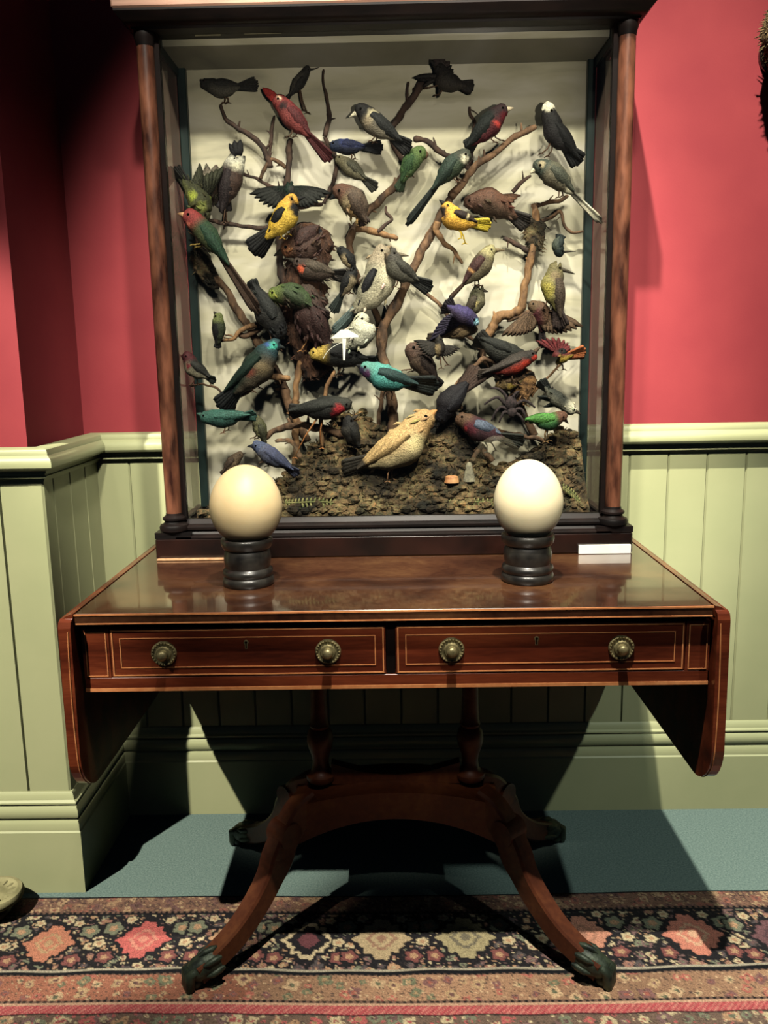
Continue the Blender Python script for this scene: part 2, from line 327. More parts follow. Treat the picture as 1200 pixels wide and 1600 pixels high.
# ---------------------------------------------------------------- rug
def make_rug():
    xs = np.concatenate([np.linspace(-1.7, -1.0, 20, endpoint=False), np.arange(-1.0, 1.0, .0031), np.linspace(1.0, 1.7, 20)])
    vs = np.concatenate([np.arange(0, .42, .0029), np.linspace(.43, 1.5, 40)])
    X, V = np.meshgrid(xs, vs)
    edge = -.362 - .010*np.cos(X*2.1) - .004*np.sin(X*7+1) + .007*np.exp(-((X-.1)/.25)**2)
    Y = edge - V*(1+.01*np.sin(X*3))
    rs = np.random.RandomState(3)
    def hsh(i, j, k=0):
        h = np.sin(i*127.1+j*311.7+k*74.7)*43758.5453
        return h-np.floor(h)
    def cells(x, v, s, pal, base, size=.36, seed=0, ring=None):
        """scatter of little blossoms: nearest of the 3x3 cell points"""
        ix = np.floor(x/s); iv = np.floor(v/s)
        best = np.full(x.shape, 9.); bi = np.zeros(x.shape); bs = np.zeros(x.shape)
        for dx in (-1, 0, 1):
            for dv in (-1, 0, 1):
                cx = (ix+dx+.2+.6*hsh(ix+dx, iv+dv, seed+1))*s; cv = (iv+dv+.2+.6*hsh(ix+dx, iv+dv, seed+2))*s
                th = hsh(ix+dx, iv+dv, seed+5)*PI; ex = 1+.8*hsh(ix+dx, iv+dv, seed+6)
                ax = (x-cx)*np.cos(th)+(v-cv)*np.sin(th); av = -(x-cx)*np.sin(th)+(v-cv)*np.cos(th)
                ang = np.arctan2(av, ax)
                d = np.sqrt(ax**2+(av*ex)**2)/s*(1+.16*np.cos(4*ang))
                w = d < best; best = np.where(w, d, best); bi = np.where(w, hsh(ix+dx, iv+dv, seed+3), bi); bs = np.where(w, .5+.7*hsh(ix+dx, iv+dv, seed+4), bs)
        pc = np.array([lin(c) for c in pal]); idx = (bi*len(pal)).astype(int) % len(pal)
        m_ = best < size*bs
        base[m_] = pc[idx][m_]
        core = best < size*bs*.38
        base[core] = (pc[(idx+2) % len(pal)]*.8)[core]
        return base
    def const(c): return np.tile(np.array(lin(c)), X.shape+(1,))
    navy = (34, 32, 36); tan = (190, 146, 104); rose = (196, 92, 88); mauve = (128, 96, 92); cream = (206, 186, 140); sage = (128, 132, 104)
    C = const(navy)
    # outer guard
    g1 = const((138, 100, 78)); cells(X, V, .021, [(176, 138, 98), (120, 84, 78), (190, 156, 112), (104, 76, 66), (160, 96, 76)], g1, .5, 11); cells(X, V, .009, [(70, 52, 48), (200, 168, 120), (124, 92, 74)], g1, .26, 51)
    # main border
    g2 = const(navy); cells(X, V, .026, [tan, mauve, cream, sage, (166, 116, 96), (88, 80, 80)], g2, .46, 21); cells(X, V, .012, [tan, (60, 52, 50), mauve, cream], g2, .3, 31)
    meds = [(-.855, .148, .046, (196, 156, 108), (170, 110, 90)), (-.70, .150, .044, (206, 128, 92), (196, 156, 108)), (-.515, .142, .046, (204, 92, 84), (214, 134, 110)), (-.345, .14, .034, tan, mauve), (-.185, .145, .046, navy, cream),
            (-.04, .140, .050, (186, 162, 118), (160, 120, 92)), (.125, .138, .050, (172, 158, 112), (120, 112, 90)), (.36, .135, .046, (206, 136, 104), (176, 120, 92)), (.575, .14, .050, (216, 128, 100), (224, 170, 130)), (.735, .148, .04, (120, 80, 84), (90, 64, 70)), (.86, .14, .046, (206, 160, 116), (170, 120, 92))]
    for cx, cv, R, c1, c2 in meds:
        dx = X-cx; dv = V-cv; ang = np.arctan2(dv, dx); r = np.sqrt(dx**2+dv**2)
        rr = R*(1.02+.10*np.cos(4*ang)+.07*np.cos(8*ang+.3)+.07*np.cos(14*ang)+.05*np.cos(2*ang+PI))
        g2[r < rr*1.22] = lin(navy)
        g2[r < rr] = lin(c1) if c1 != navy else lin(cream)
        if c1 == navy: g2[r < rr*.78] = lin(navy); g2[r < rr*.42] = lin((112, 60, 66))
        else:
            g2[r < rr*.55] = lin(c2); g2[r < rr*.4] = lin(c1); g2[r < rr*.2] = lin(c2)
        for sx in (-1, 1):
            for (ox, ov, R2, c) in ((.062, .050, .0155, (136, 76, 70)), (.07, -.035, .018, sage), (.040, -.06, .010, cream), (.085, .01, .012, cream)):
                d = np.sqrt((X-cx-sx*ox)**2+(V-cv-ov)**2); a = np.arctan2(V-cv-ov, X-cx-sx*ox); R3 = R2*(1+.15*np.cos(5*a))
                g2[d < R3*1.35] = lin(navy); g2[d < R3] = lin(c); g2[d < R3*.45] = lin(tan)
    # inner guard
    g3 = const((176, 132, 96)); k = .5+.5*np.sin(X*9+1); g3 = g3*(.75+.35*k[..., None]); left = X < -.28; g3[left] = g3[left]*np.array([.95, .62, .62])
    cells(X, V-.245, .032, [(206, 170, 124), (136, 92, 86), (120, 124, 92), (190, 104, 84), (196, 160, 112)], g3, .42, 41); cells(X, V, .010, [(110, 84, 66), (212, 176, 130), (90, 70, 62)], g3, .24, 71)
    # field
    g4 = const((120, 96, 80)); cells(X, V, .034, [cream, sage, rose, mauve, tan], g4, .5, 81); cells(X, V, .014, [cream, (90, 76, 66), rose], g4, .28, 91)
    def band(a, b, src): m_ = (V >= a) & (V < b); C[m_] = src[m_]
    band(0, .006, const((16, 18, 26))); band(.006, .056, g1)
    dot = np.where((np.floor(X/.006) % 2 == 0)[..., None], const((30, 26, 28)), const((120, 90, 74)))
    band(.054, .059, dot); band(.059, .064, const((24, 24, 30))); band(.064, .226, g2)
    band(.226, .231, const((176, 166, 140))); band(.231, .239, const((20, 22, 28))); band(.239, .243, dot); band(.243, .306, g3)
    band(.306, .311, dot); band(.311, .318, const((206, 160, 124)))
    diag = np.where((((X+V*1.0)/.011 % 1) < .35)[..., None], const((214, 128, 112)), const((188, 66, 72)))
    band(.318, .337, diag); band(.337, .342, const((30, 26, 28))); band(.342, 2, g4)
    C *= 1.18; C = C*.82+C.mean(-1, keepdims=True)*.18
    C *= (.9+.2*hsh(np.floor(X/.0031), np.floor(V/.0029), 3))[..., None]
    Z = .006+.0012*np.sin(X*40+V*25)*np.sin(V*60)+.002*np.exp(-((V-.228)/.012)**2)*np.sin(X*11)
    Z = np.where(V < .002, .001, Z)
    ny, nx = X.shape
    me = bpy.data.meshes.new('patterned_rug')
    vv = np.stack([X, Y, Z], -1).reshape(-1, 3)
    idx = np.arange(nx*ny).reshape(ny, nx)
    q = np.stack([idx[:-1, :-1], idx[1:, :-1], idx[1:, 1:], idx[:-1, 1:]], -1).reshape(-1, 4)
    me.from_pydata(vv.tolist(), [], q.tolist()); me.update()
    ca = me.color_attributes.new('Col', 'FLOAT_COLOR', 'POINT'); a = np.ones((nx*ny, 4), np.float32); a[:, :3] = C.reshape(-1, 3); ca.data.foreach_set('color', a.ravel())
    me.materials.append(M['rug'])
    for p in me.polygons: p.use_smooth = True
    o = bpy.data.objects.new('patterned_rug', me); COL.objects.link(o)
    tag(o, 'red, tan and navy floral bordered wool rug laid on the blue carpet', 'rug')
make_rug()

# ---------------------------------------------------------------- table
TX0, TX1, TYF, TYB, TZ = -.5465, .5305, -.637, -.030, .72
def make_table():
    t = thing('drop_leaf_table', 'dark mahogany drop-leaf table with two drawers and brass rosette knobs', 'table', (-.005, -.37, 0))
    top = MB().box(TX0, TX1, TYF, TYB, TZ-.019, TZ, .0025).build('table_top', M['mahog_top'], t)
    e = MB(); e.box(TX0, TX1, TYF-.0012, TYF+.001, TZ-.0035, TZ-.0005); e.box(TX0+.002, TX1-.002, TYF-.0012, TYF+.001, TZ-.0185, TZ-.0165)
    e.build('edge_stringing', M['cream_wood'], top)
    y0 = -.625
    # carcase
    MB().box(-.539, .529, -.60, -.05, .60, TZ-.0195).build('frame', M['dark'], t)
    ap = MB()
    ap.box(-.541, .531, y0, -.60, .578, .6015, .001)                      # bottom rail
    ap.box(-.541, -.4945, y0, -.60, .6015, .690); ap.box(.4905, .531, y0, -.60, .6015, .690)   # stiles
    ap.build('apron', M['mahog'], t)
    MB().box(-.0195, -.0045, y0+.003, -.60, .6015, .690).build('muntin', M['dark'], t)
    MB().box(-.541, .531, y0-.001, y0+.004, .5765, .5825).build('bead_moulding', M['cream_wood'], t)
    MB().box(-.536, .526, y0+.008, -.60, .690, TZ-.0195).build('top_rail', M['dark'], t)
    def frame_line(mb, x0, x1, z0, z1, w=.0022, y=y0):
        mb.box(x0, x1, y-.0009, y+.001, z1-w, z1); mb.box(x0, x1, y-.0009, y+.001, z0, z0+w)
        mb.box(x0, x0+w, y-.0009, y+.001, z0+w, z1-w); mb.box(x1-w, x1, y-.0009, y+.001, z0+w, z1-w)
    for xa_, xb_ in ((-.536, -.4995), (.4955, .527)):
        s = MB(); frame_line(s, xa_, xb_, .604, .684, .0016); s.build('stile_stringing', M['cream_wood'], t)
    for x0, x1, knobs, kx in ((-.4935, -.0205, (-.401, -.119), -.259), (-.0035, .4895, (.092, .381), .237)):
        d = MB().box(x0, x1, y0, -.60, .6025, .689, .0012).build('drawer', M['mahog'], t)
        s = MB(); frame_line(s, x0+.003, x1-.003, .6045, .6865); frame_line(s, x0+.017, x1-.017, .6185, .6725, .0016); s.build('stringing', M['cream_wood'], d)
        for k in knobs:
            c = (k, y0, .6445)
            kn = MB()
            kn.lathe([(.022, 0), (.0222, .002), (.0205, .0045), (.0185, .0035), (.016, .003), (.0135, .0035), (.012, .007), (.0085, .0075), (.0075, .011), (.0085, .0145), (.008, .0175), (.005, .0195), (.001, .02)], c, 36, 'Y')
            for i in range(22):
                a = 2*PI*i/22; kn.lathe([(.0002, .0062), (.0016, .0055), (.0018, .004), (.0018, .002)], (k+.0192*math.cos(a), y0, .6445+.0192*math.sin(a)), 8, 'Y')
            kn.build('knob', M['brass'], d, smooth=True, ang=50)
        kh = MB(); kh.lathe([(.0042, 0), (.0042, .0012), (.0026, .0014)], (kx, y0, .6625), 16, 'Y'); kh.box(kx-.0022, kx+.0022, y0-.0012, y0, .651, .661)
        kh.build('keyhole_plate', M['brass'], d)
        kk = MB(); kk.lathe([(.0022, 0), (.0022, .0016)], (kx, y0, .6625), 12, 'Y'); kk.box(kx-.001, kx+.001, y0-.0016, y0, .6525, .661); kk.build('keyhole', M['dark'], d)
    # drop leaves
    for sx, xa, name in ((-1, -.5495, 'l'), (1, .5335, 'r')):
        yA, yB, z0, z1, R = -.648, -.035, .388, .712, .075
        poly = []
        for k in range(9):
            a = PI+k*PI/2/8; poly.append((yA+R+R*math.cos(a), z0+R+R*math.sin(a)))
        for k in range(9):
            a = 1.5*PI+k*PI/2/8; poly.append((yB-R+R*math.cos(a), z0+R+R*math.sin(a)))
        # top corners rounded a little
        poly += [(yB, z1-.01), (yB-.01, z1), (yA+.012, z1), (yA+.003, z1-.004), (yA, z1-.014)]
        # side shift: leaf leans out slightly toward its bottom
        T = .021
        mb = MB(); n = len(poly); v = []
        for off in (0, T):
            for (y, z) in poly:
                lean = .004*math.sin(PI*(z1-z)/(z1-z0))
                v.append((xa+sx*(off+lean), y, z))
        f = [tuple(range(n)), tuple(reversed(range(n, 2*n)))]+[(i, i+n, (i+1) % n+n, (i+1) % n) for i in range(n)]
        mb.add(v, f); lf = mb.build('leaf', M['mahog'], t)
        # light stringing along the inner arris of the front edge
        mb = MB(); pts = [p for p in poly if p[0] < yA+R*.75 and p[1] < z1-.012]
        pts = sorted(pts, key=lambda p: -p[1]); pts = [(yA, z1-.02-(z1-.02-z0-R)*k/10) for k in range(10)]+[p for p in pts if p[1] <= z0+R]
        def LX(z): return xa+sx*(.0045+.004*math.sin(PI*(z1-z)/(z1-z0)))
        mb.tube([(LX(z), y-.0004, z) for y, z in pts], .0011, 6); mb.build('edge_line', M['cream_wood'], lf)
        h = MB(); h.lathe([(.0105, -.3), (.0105, .3)], (0, 0, 0), 16, 'Y'); 
        hv = MB()
        poly2 = [(xa+sx*.0, TZ-.0195)]+[(xa+sx*(.021*math.sin(a*PI/2/6)), TZ-.0195+.0185*math.cos(a*PI/2/6)) for a in range(7)]
        hv.prism(poly2, 'Y', TYF+.002, TYB-.002); hv.build('hinge_joint', M['mahog'], lf)
    # pedestal
    cx, cy = -.008, -.40
    for sx in (-1, 1):
        c = (cx+sx*.152, cy, 0)
        MB().lathe([(.026, .290), (.030, .296), (.030, .304), (.022, .309), (.018, .316), (.016, .33), (.018, .345), (.024, .362), (.027, .378), (.025, .394), (.018, .404), (.021, .410), (.018, .416), (.017, .44), (.0155, .50), (.016, .54), (.022, .55), (.026, .56), (.026, .60)], c, 24).build('column', M['mahog_leg'], t, smooth=True, ang=40)
    MB().box(cx-.19, cx+.19, cy-.05, cy+.05, .575, .602, .003).build('bearer', M['dark'], t)
    # arched platform
    mb = MB(); n = 24; up = []; lo = []
    for i in range(n+1):
        u = -1+2*i/n; x = cx+u*.205; up.append((x, .292-.030*u*u)); lo.append((x, .236-.058*abs(u)**2))
    poly = up+lo[::-1]; mb.prism(poly, 'Y', cy-.062, cy+.062); mb.build('platform', M['mahog_leg'], t)
    mb = MB(); mb.prism([(cx-.13+.26*i/12, .300-.026*math.sin(PI*i/12)+.03) for i in range(13)]+[(cx+.13, .285), (cx-.13, .285)], 'Y', cy-.012, cy+.012); mb.build('saddle_stretcher', M['mahog_leg'], t)
    for sx in (-1, 1):
        for sy in (-1, 1):
            P = [(.165, .030, .262), (.195, .050, .245), (.222, .075, .205), (.242, .098, .155), (.268, .130, .110), (.305, .175, .070), (.345, .215, .045), (.368, .237, .034)]
            pts = cat_rom([(cx+sx*x, cy+sy*y, z) for x, y, z in P], 5)
            n = len(pts); v = []; f = []
            for j, p in enumerate(pts):
                tt = (pts[min(j+1, n-1)]-pts[max(0, j-1)]).normalized(); side = tt.cross(Vector((0, 0, 1))).normalized(); nn = side.cross(tt).normalized()
                u = j/(n-1); w = .021-.005*u; h = .030-.011*u + (.006*math.exp(-((u-.38)/.06)**2))
                for a, b in ((-1, -.8), (-.8, -1), (.8, -1), (1, -.8), (1, .8), (.8, 1), (-.8, 1), (-1, .8)): v.append(p+side*(w*a)+nn*(h*b))
            for j in range(n-1):
                for i in range(8): f.append((j*8+i, j*8+(i+1) % 8, (j+1)*8+(i+1) % 8, (j+1)*8+i))
            f += [tuple(range(8)), tuple(range((n-1)*8, n*8))]
            lg = MB().add(v, f).build('leg', M['mahog_leg'], t, smooth=True, ang=30)
            # scrolled knee block
            kb = MB(); q = Vector((cx+sx*.222, cy+sy*.075, .205)); tt = Vector((sx*.9, sy*1, -1.4)).normalized()
            side = tt.cross(Vector((0, 0, 1))).normalized()
            kb.tube([q-side*.024+Vector((0, 0, .012)), q+side*.024+Vector((0, 0, .012))], .026, 16); kb.build('knee_scroll', M['mahog_leg'], lg, smooth=True, ang=40)
            # cast paw cap: sleeve, acanthus lobes, ball
            base = Vector((cx+sx*.352, cy+sy*.222, .042)); dirv = Vector((sx*.86, sy*.5+0, -.22)).normalized(); side = dirv.cross(Vector((0, 0, 1))).normalized(); upv = side.cross(dirv)
            cp = MB(); cp.tube([base-dirv*.022, base-dirv*.010, base+dirv*.004, base+dirv*.022, base+dirv*.034], [.021, .025, .024, .022, .015], 14)
            for k in range(5):
                a = -PI*.1+k*PI*1.2/4; r0 = base-dirv*.016+(side*math.cos(a)+upv*math.sin(a))*.023
                cp.tube([r0-dirv*.010, r0, r0+dirv*.016+(side*math.cos(a)+upv*math.sin(a))*.002, r0+dirv*.026], [.003, .007, .006, .002], 8)
            tip = base+dirv*.038
            for k in (-1, 0, 1):
                q = tip+side*(k*.011); cp.tube([q-dirv*.014+upv*.006, q-dirv*.002+upv*.004, Vector((q.x, q.y, .012)), Vector((q.x, q.y, .004))+dirv*.004], [.009, .010, .009, .004], 10)
            cp.lathe([(.006, 0.0065), (.013, .008), (.016, .015), (.013, .024), (.004, .03)], (tip.x-dirv.x*.012, tip.y-dirv.y*.012, 0), 14)
            cp.build('paw_foot', M['bronze'], lg, smooth=True, ang=60)
make_table()

# ---------------------------------------------------------------- eggs on stands
def egg(cx, cy, zb, r, h, mat, label):
    prof = []; n = 40
    for i in range(n+1):
        t = PI*i/n; z = -math.cos(t); w = math.sin(t)*(1-.07*z*(1 if z > 0 else .55))
        prof.append((max(r*w, .0004), zb+h/2+h/2*z))
    o = MB().lathe([(p[0], p[1]-zb) for p in prof], (0, 0, 0), 56).build('ostrich_egg', mat, None, smooth=True)
    o.location = (cx, cy, zb); return tag(o, label, 'egg')
def stand(cx, cy, k, label):
    t = thing('egg_stand', label, 'stand', (cx, cy, TZ), 'turned egg stands')
    s = k
    MB().lathe([(.045*s, .0), (.0475*s, .003), (.0485*s, .009), (.047*s, .015), (.0445*s, .0175), (.046*s, .020), (.0475*s, .025), (.046*s, .030), (.0415*s, .034), (.043*s, .042), (.0445*s, .052), (.043*s, .062), (.0405*s, .068)], (cx, cy, TZ), 48).build('pedestal', M['stand'], t, smooth=True, ang=50)
    MB().lathe([(.0405*s, .0685), (.044*s, .071), (.0475*s, .076), (.0485*s, .083), (.0485*s, .088), (.046*s, .0905), (.042*s, .0890), (.036*s, .0800)], (cx, cy, TZ), 48).build('rim_cup', M['stand'], t, smooth=True, ang=50)
stand(-.280, -.455, 1.0, 'short turned black stand under the egg at the left')
stand(.2465, -.455, 1.02, 'short turned black stand under the egg at the right')
egg(-.2785, -.455, TZ+.077, .0675, .150, M['egg'], 'cream ostrich egg on the left stand, darker and rounder')
egg(.2465, -.455, TZ+.078, .0640, .1505, M['egg2'], 'bright ivory ostrich egg on the right stand beside the label card')

# ---------------------------------------------------------------- display case
CX = -.006
def make_case():
    t = thing('display_case', 'tall glazed wooden case with turned corner columns holding mounted birds', 'display case', (CX, -.12, TZ))
    x0, x1, yf, yb = CX-.507, CX+.507, -.247, -.001
    MB().box(x0, x1, yf, -.012, TZ, TZ+.045, .003).build('base', M['darkred'], t)
    mb = MB(); prof = [(-.247, .765), (-.247, .768), (-.241, .771), (-.234, .772), (-.231, .777), (-.236, .782), (-.237, .787), (-.232, .7905), (-.222, .792), (-.218, .797), (-.214, .802), (-.200, .802), (-.200, .765)]
    mb.prism(prof, 'X', x0+.045, x1-.045)
    mb.prism([(x0, .765), (x0, .771), (x0+.012, .776), (x0+.03, .790), (x0+.045, .802), (x0+.065, .802), (x0+.065, .765)], 'Y', -.20, -.03)
    mb.prism([(x1, .765), (x1, .771), (x1-.012, .776), (x1-.03, .790), (x1-.045, .802), (x1-.065, .802), (x1-.065, .765)], 'Y', -.20, -.03)
    for sx in (-1, 1):
        mb.box(min(CX+sx*.507, CX+sx*.43), max(CX+sx*.507, CX+sx*.43), -.247, -.19, .765, .778)
    mb.build('base_moulding', M['black'], t, smooth=True, ang=30)
    MB().box(x0+.06, x1-.06, -.20, -.012, .765, .796).build('case_floor', M['dark'], t)
    # corner columns
    for sx in (-1, 1):
        c = (CX+sx*.4685, -.2245, 0)
        p = MB().lathe([(.0168, .81), (.0172, 1.0), (.0172, 1.4), (.0165, 1.752)], c, 28).build('column', M['post'], t, smooth=True, ang=50)
        q = MB().lathe([(.024, .778), (.031, .781), (.0325, .787), (.030, .793), (.023, .796), (.020, .800), (.0245, .804), (.0245, .808), (.018, .813), (.017, .818)], c, 28)
        q.build('column_base', M['black'], p, smooth=True, ang=40)
        MB().lathe([(.0168, 1.74), (.0185, 1.75), (.0205, 1.756), (.0205, 1.764)], c, 28).build('column_capital', M['black'], p, smooth=True, ang=40)
        # glazing bar behind the column
        MB().box(c[0]-sx*.020-.006, c[0]-sx*.020+.006, -.222, -.206, .80, 1.765).build('glazing_bar', M['dark'], t)
        MB().box(CX+sx*.4385-.0095, CX+sx*.4385+.0095, -.062, -.040, .80, 1.765, .002).build('back_post', M['teal'], t)
        MB().box(CX+sx*.452-.009, CX+sx*.452+.009, -.206, -.062, 1.735, 1.765).build('side_rail', M['teal'], t)
    # glass
    g = MB().box(CX-.442, CX+.442, -.2155, -.2125, .80, 1.765).build('glass_front', M['glass'], t)
    for sx in (-1, 1):
        a = CX+sx*.4495; MB().box(a-.0015, a+.0015, -.205, -.063, .80, 1.765).build('glass_side', M['side_glass'], t)
    MB().box(CX-.432, CX+.432, -.047, -.039, .796, 1.765).build('backboard', M['back'], t)
    MB().box(CX-.445, CX+.445, -.190, -.048, 1.752, 1.7645).build('ceiling_lining', M['back'], t)
    # cornice
    mb = MB()
    prof = [(0, 1.765), (.002, 1.769), (.010, 1.772), (.015, 1.778), (.023, 1.786), (.026, 1.790), (.026, 1.794)]
    X0, X1, Y0 = CX-.487, CX+.487, -.246
    v = []; f = []; k = len(prof)
    for d, z in prof: v += [(X0-d, -.038, z), (X0-d, Y0-d, z), (X1+d, Y0-d, z), (X1+d, -.038, z)]
    for j in range(k-1):
        for i in range(4): f.append((j*4+i, j*4+(i+1) % 4, (j+1)*4+(i+1) % 4, (j+1)*4+i))
    f += [(0, 1, 2, 3), tuple((k-1)*4+i for i in range(4))]
    mb.add(v, f); mb.build('cornice', M['black'], t, smooth=True, ang=30)
    MB().box(X0-.029, X1+.029, Y0-.029, -.036, 1.794, 1.85, .003).build('top_board', M['tan_top'], t)
    # pale strips modelled in place of reflections near the top of the glass
    for a, b, zz in ((215, 262, 55), (305, 345, 56), (382, 440, 53), (738, 830, 38), (850, 935, 33)):
        A = at(a, zz, -.210); B = at(b, zz, -.210)
        MB().box(A.x, B.x, -.2122, -.2112, A.z-.0015, A.z+.0022).build('glass_reflection_strip', M['reflection_dull'], t)
make_case()
o = MB().box(.386, .496, -.2545, -.2485, TZ+.0006, TZ+.020, .0006).build('label_card', M['card']); tag(o, 'small white label card standing against the right end of the case base', 'label')
o = MB().box(-.508, -.365, -.262, -.250, TZ+.0006, TZ+.004, .0006).build('flat_tan_strip', M['tan']); tag(o, 'thin tan strip lying along the front of the case base at left', 'strip')  # thin flat tan strip at the foot of the base

# ---------------------------------------------------------------- groundwork, branches
def fnoise(x, y, z=0): return noise.fractal(Vector((x, y, z)), 1.0, 2.0, 5)
SIL = [(325, 800), (350, 790), (400, 775), (440, 745), (470, 712), (490, 690), (510, 668), (530, 662), (555, 668), (580, 690), (610, 702), (640, 690), (668, 668), (690, 655), (708, 665), (725, 705), (745, 738), (775, 745), (800, 725), (830, 700), (855, 690), (880, 700), (905, 725)]
def sil(px):
    for (a, ya), (b, yb) in zip(SIL[:-1], SIL[1:]):
        if a <= px <= b: return ya+(yb-ya)*(px-a)/(b-a)
    return SIL[0][1] if px < SIL[0][0] else SIL[-1][1]
def make_ground():
    nx, ny = 150, 50; v = []; f = []
    for j in range(ny):
        q = j/(ny-1); Y = -.205+q*.156
        for i in range(nx):
            x = CX-.425+.85*i/(nx-1)
            # pixel column at the back row decides how high the bank climbs
            px = 600+(x)/mpp(600, 760, -.08)
            zt = at(px, sil(px), -.08).z
            h = (zt-.800)
            ramp = min(1, q/.66)**1.35
            z = .800+.008+h*ramp*1.06+.012*fnoise(x*14, Y*14)*(.4+ramp)+.008*fnoise(x*50, Y*50, 3)
            if j in (0,): z = .797
            v.append((x, Y, max(z, .797)))
    for j in range(ny-1):
        for i in range(nx-1): f.append((j*nx+i, j*nx+i+1, (j+1)*nx+i+1, (j+1)*nx+i))
    mb = MB(); mb.add(v, f)
    r = random.Random(5)
    # crumbs of bark, moss lumps and gravel
    for k in range(760):
        j = min(ny-1, int(r.random()**1.2*ny*.85)+1); i = r.randrange(2, nx-2); p = Vector(v[j*nx+i]); s = r.uniform(.004, .0125)
        ang = r.random()*PI; pts = []; fs = []
        for a in range(5):
            ph = PI*(a+.0)/4
            for b in range(6):
                th = 2*PI*b/6+ang; rr = s*math.sin(ph)*r.uniform(.7, 1.2)
                pts.append(p+Vector((rr*math.cos(th)*1.2, rr*math.sin(th), -s*.8*math.cos(ph)*r.uniform(.8, 1.1)+s*.35)))
        for a in range(4):
            for b in range(6): fs.append((a*6+b, a*6+(b+1) % 6, (a+1)*6+(b+1) % 6, (a+1)*6+b))
        mb.add(pts, fs)
    for k in range(1500):
        j = min(ny-1, int(r.random()**1.1*ny*.9)+1); i = r.randrange(2, nx-2); p = Vector(v[j*nx+i]); L = r.uniform(.006, .018)
        d = Vector((r.uniform(-1, 1), r.uniform(-.8, .2), r.uniform(.2, 1))).normalized(); e = p+d*L; e.y = max(e.y, -.205)
        mb.tube([p-d*.003, p+d*L*.5+Vector((0, 0, .001)), e], [.0016, .0013, .0004], 4)
    o = mb.build('mossy_groundwork', M['moss'], None, smooth=False)
    tag(o, 'brown and olive moss, bark and gravel bank filling the floor of the case', 'moss', kind='stuff')
make_ground()

def branch(mb, pts, Y, r0, r1, rnd_, twigs=3, tl=16):
    """pts: points of the branch at depth Y (or per-point depth as third value); r0, r1: radii in pixels"""
    P = []
    for p in pts:
        y = p[2] if len(p) > 2 else Y
        P.append(at(p[0], p[1], y))
    s = mpp(pts[0][0], pts[0][1], Y)
    Q = cat_rom(P, 7); n = len(Q); R = []
    for j, q in enumerate(Q):
        u = j/(n-1); R.append(s*(r0+(r1-r0)*u)*(1+.30*noise.noise(q*60)+.18*noise.noise(q*170)))
        Q[j] = q+Vector((noise.noise(q*45), noise.noise(q*45+Vector((9, 0, 0)))*.6, noise.noise(q*45+Vector((0, 9, 0)))))*s*3.0
    R[-1] *= .7
    for q, rr in zip(Q, R): q.y = min(q.y, -.0485-rr*1.1)
    mb.tube(Q, R, 9)
    for k in range(twigs):
        j = rnd_.randrange(1, n-1); q = Q[j]; tdir = (Q[j+1]-Q[j-1]).normalized(); a = rnd_.choice((-1, 1))*rnd_.uniform(.6, 1.3)
        d = Vector((tdir.x*math.cos(a)-tdir.z*math.sin(a), rnd_.uniform(-.3, .3), tdir.x*math.sin(a)+tdir.z*math.cos(a))).normalized(); L = s*tl*rnd_.uniform(.5, 1.2)
        e = q+d*L; e.y = min(-.054, max(-.195, e.y))
        mb.tube([q, q+d*L*.5+Vector((0, 0, s*1.5)), e], [R[j]*.55, R[j]*.4, R[j]*.15+.0003], 6)
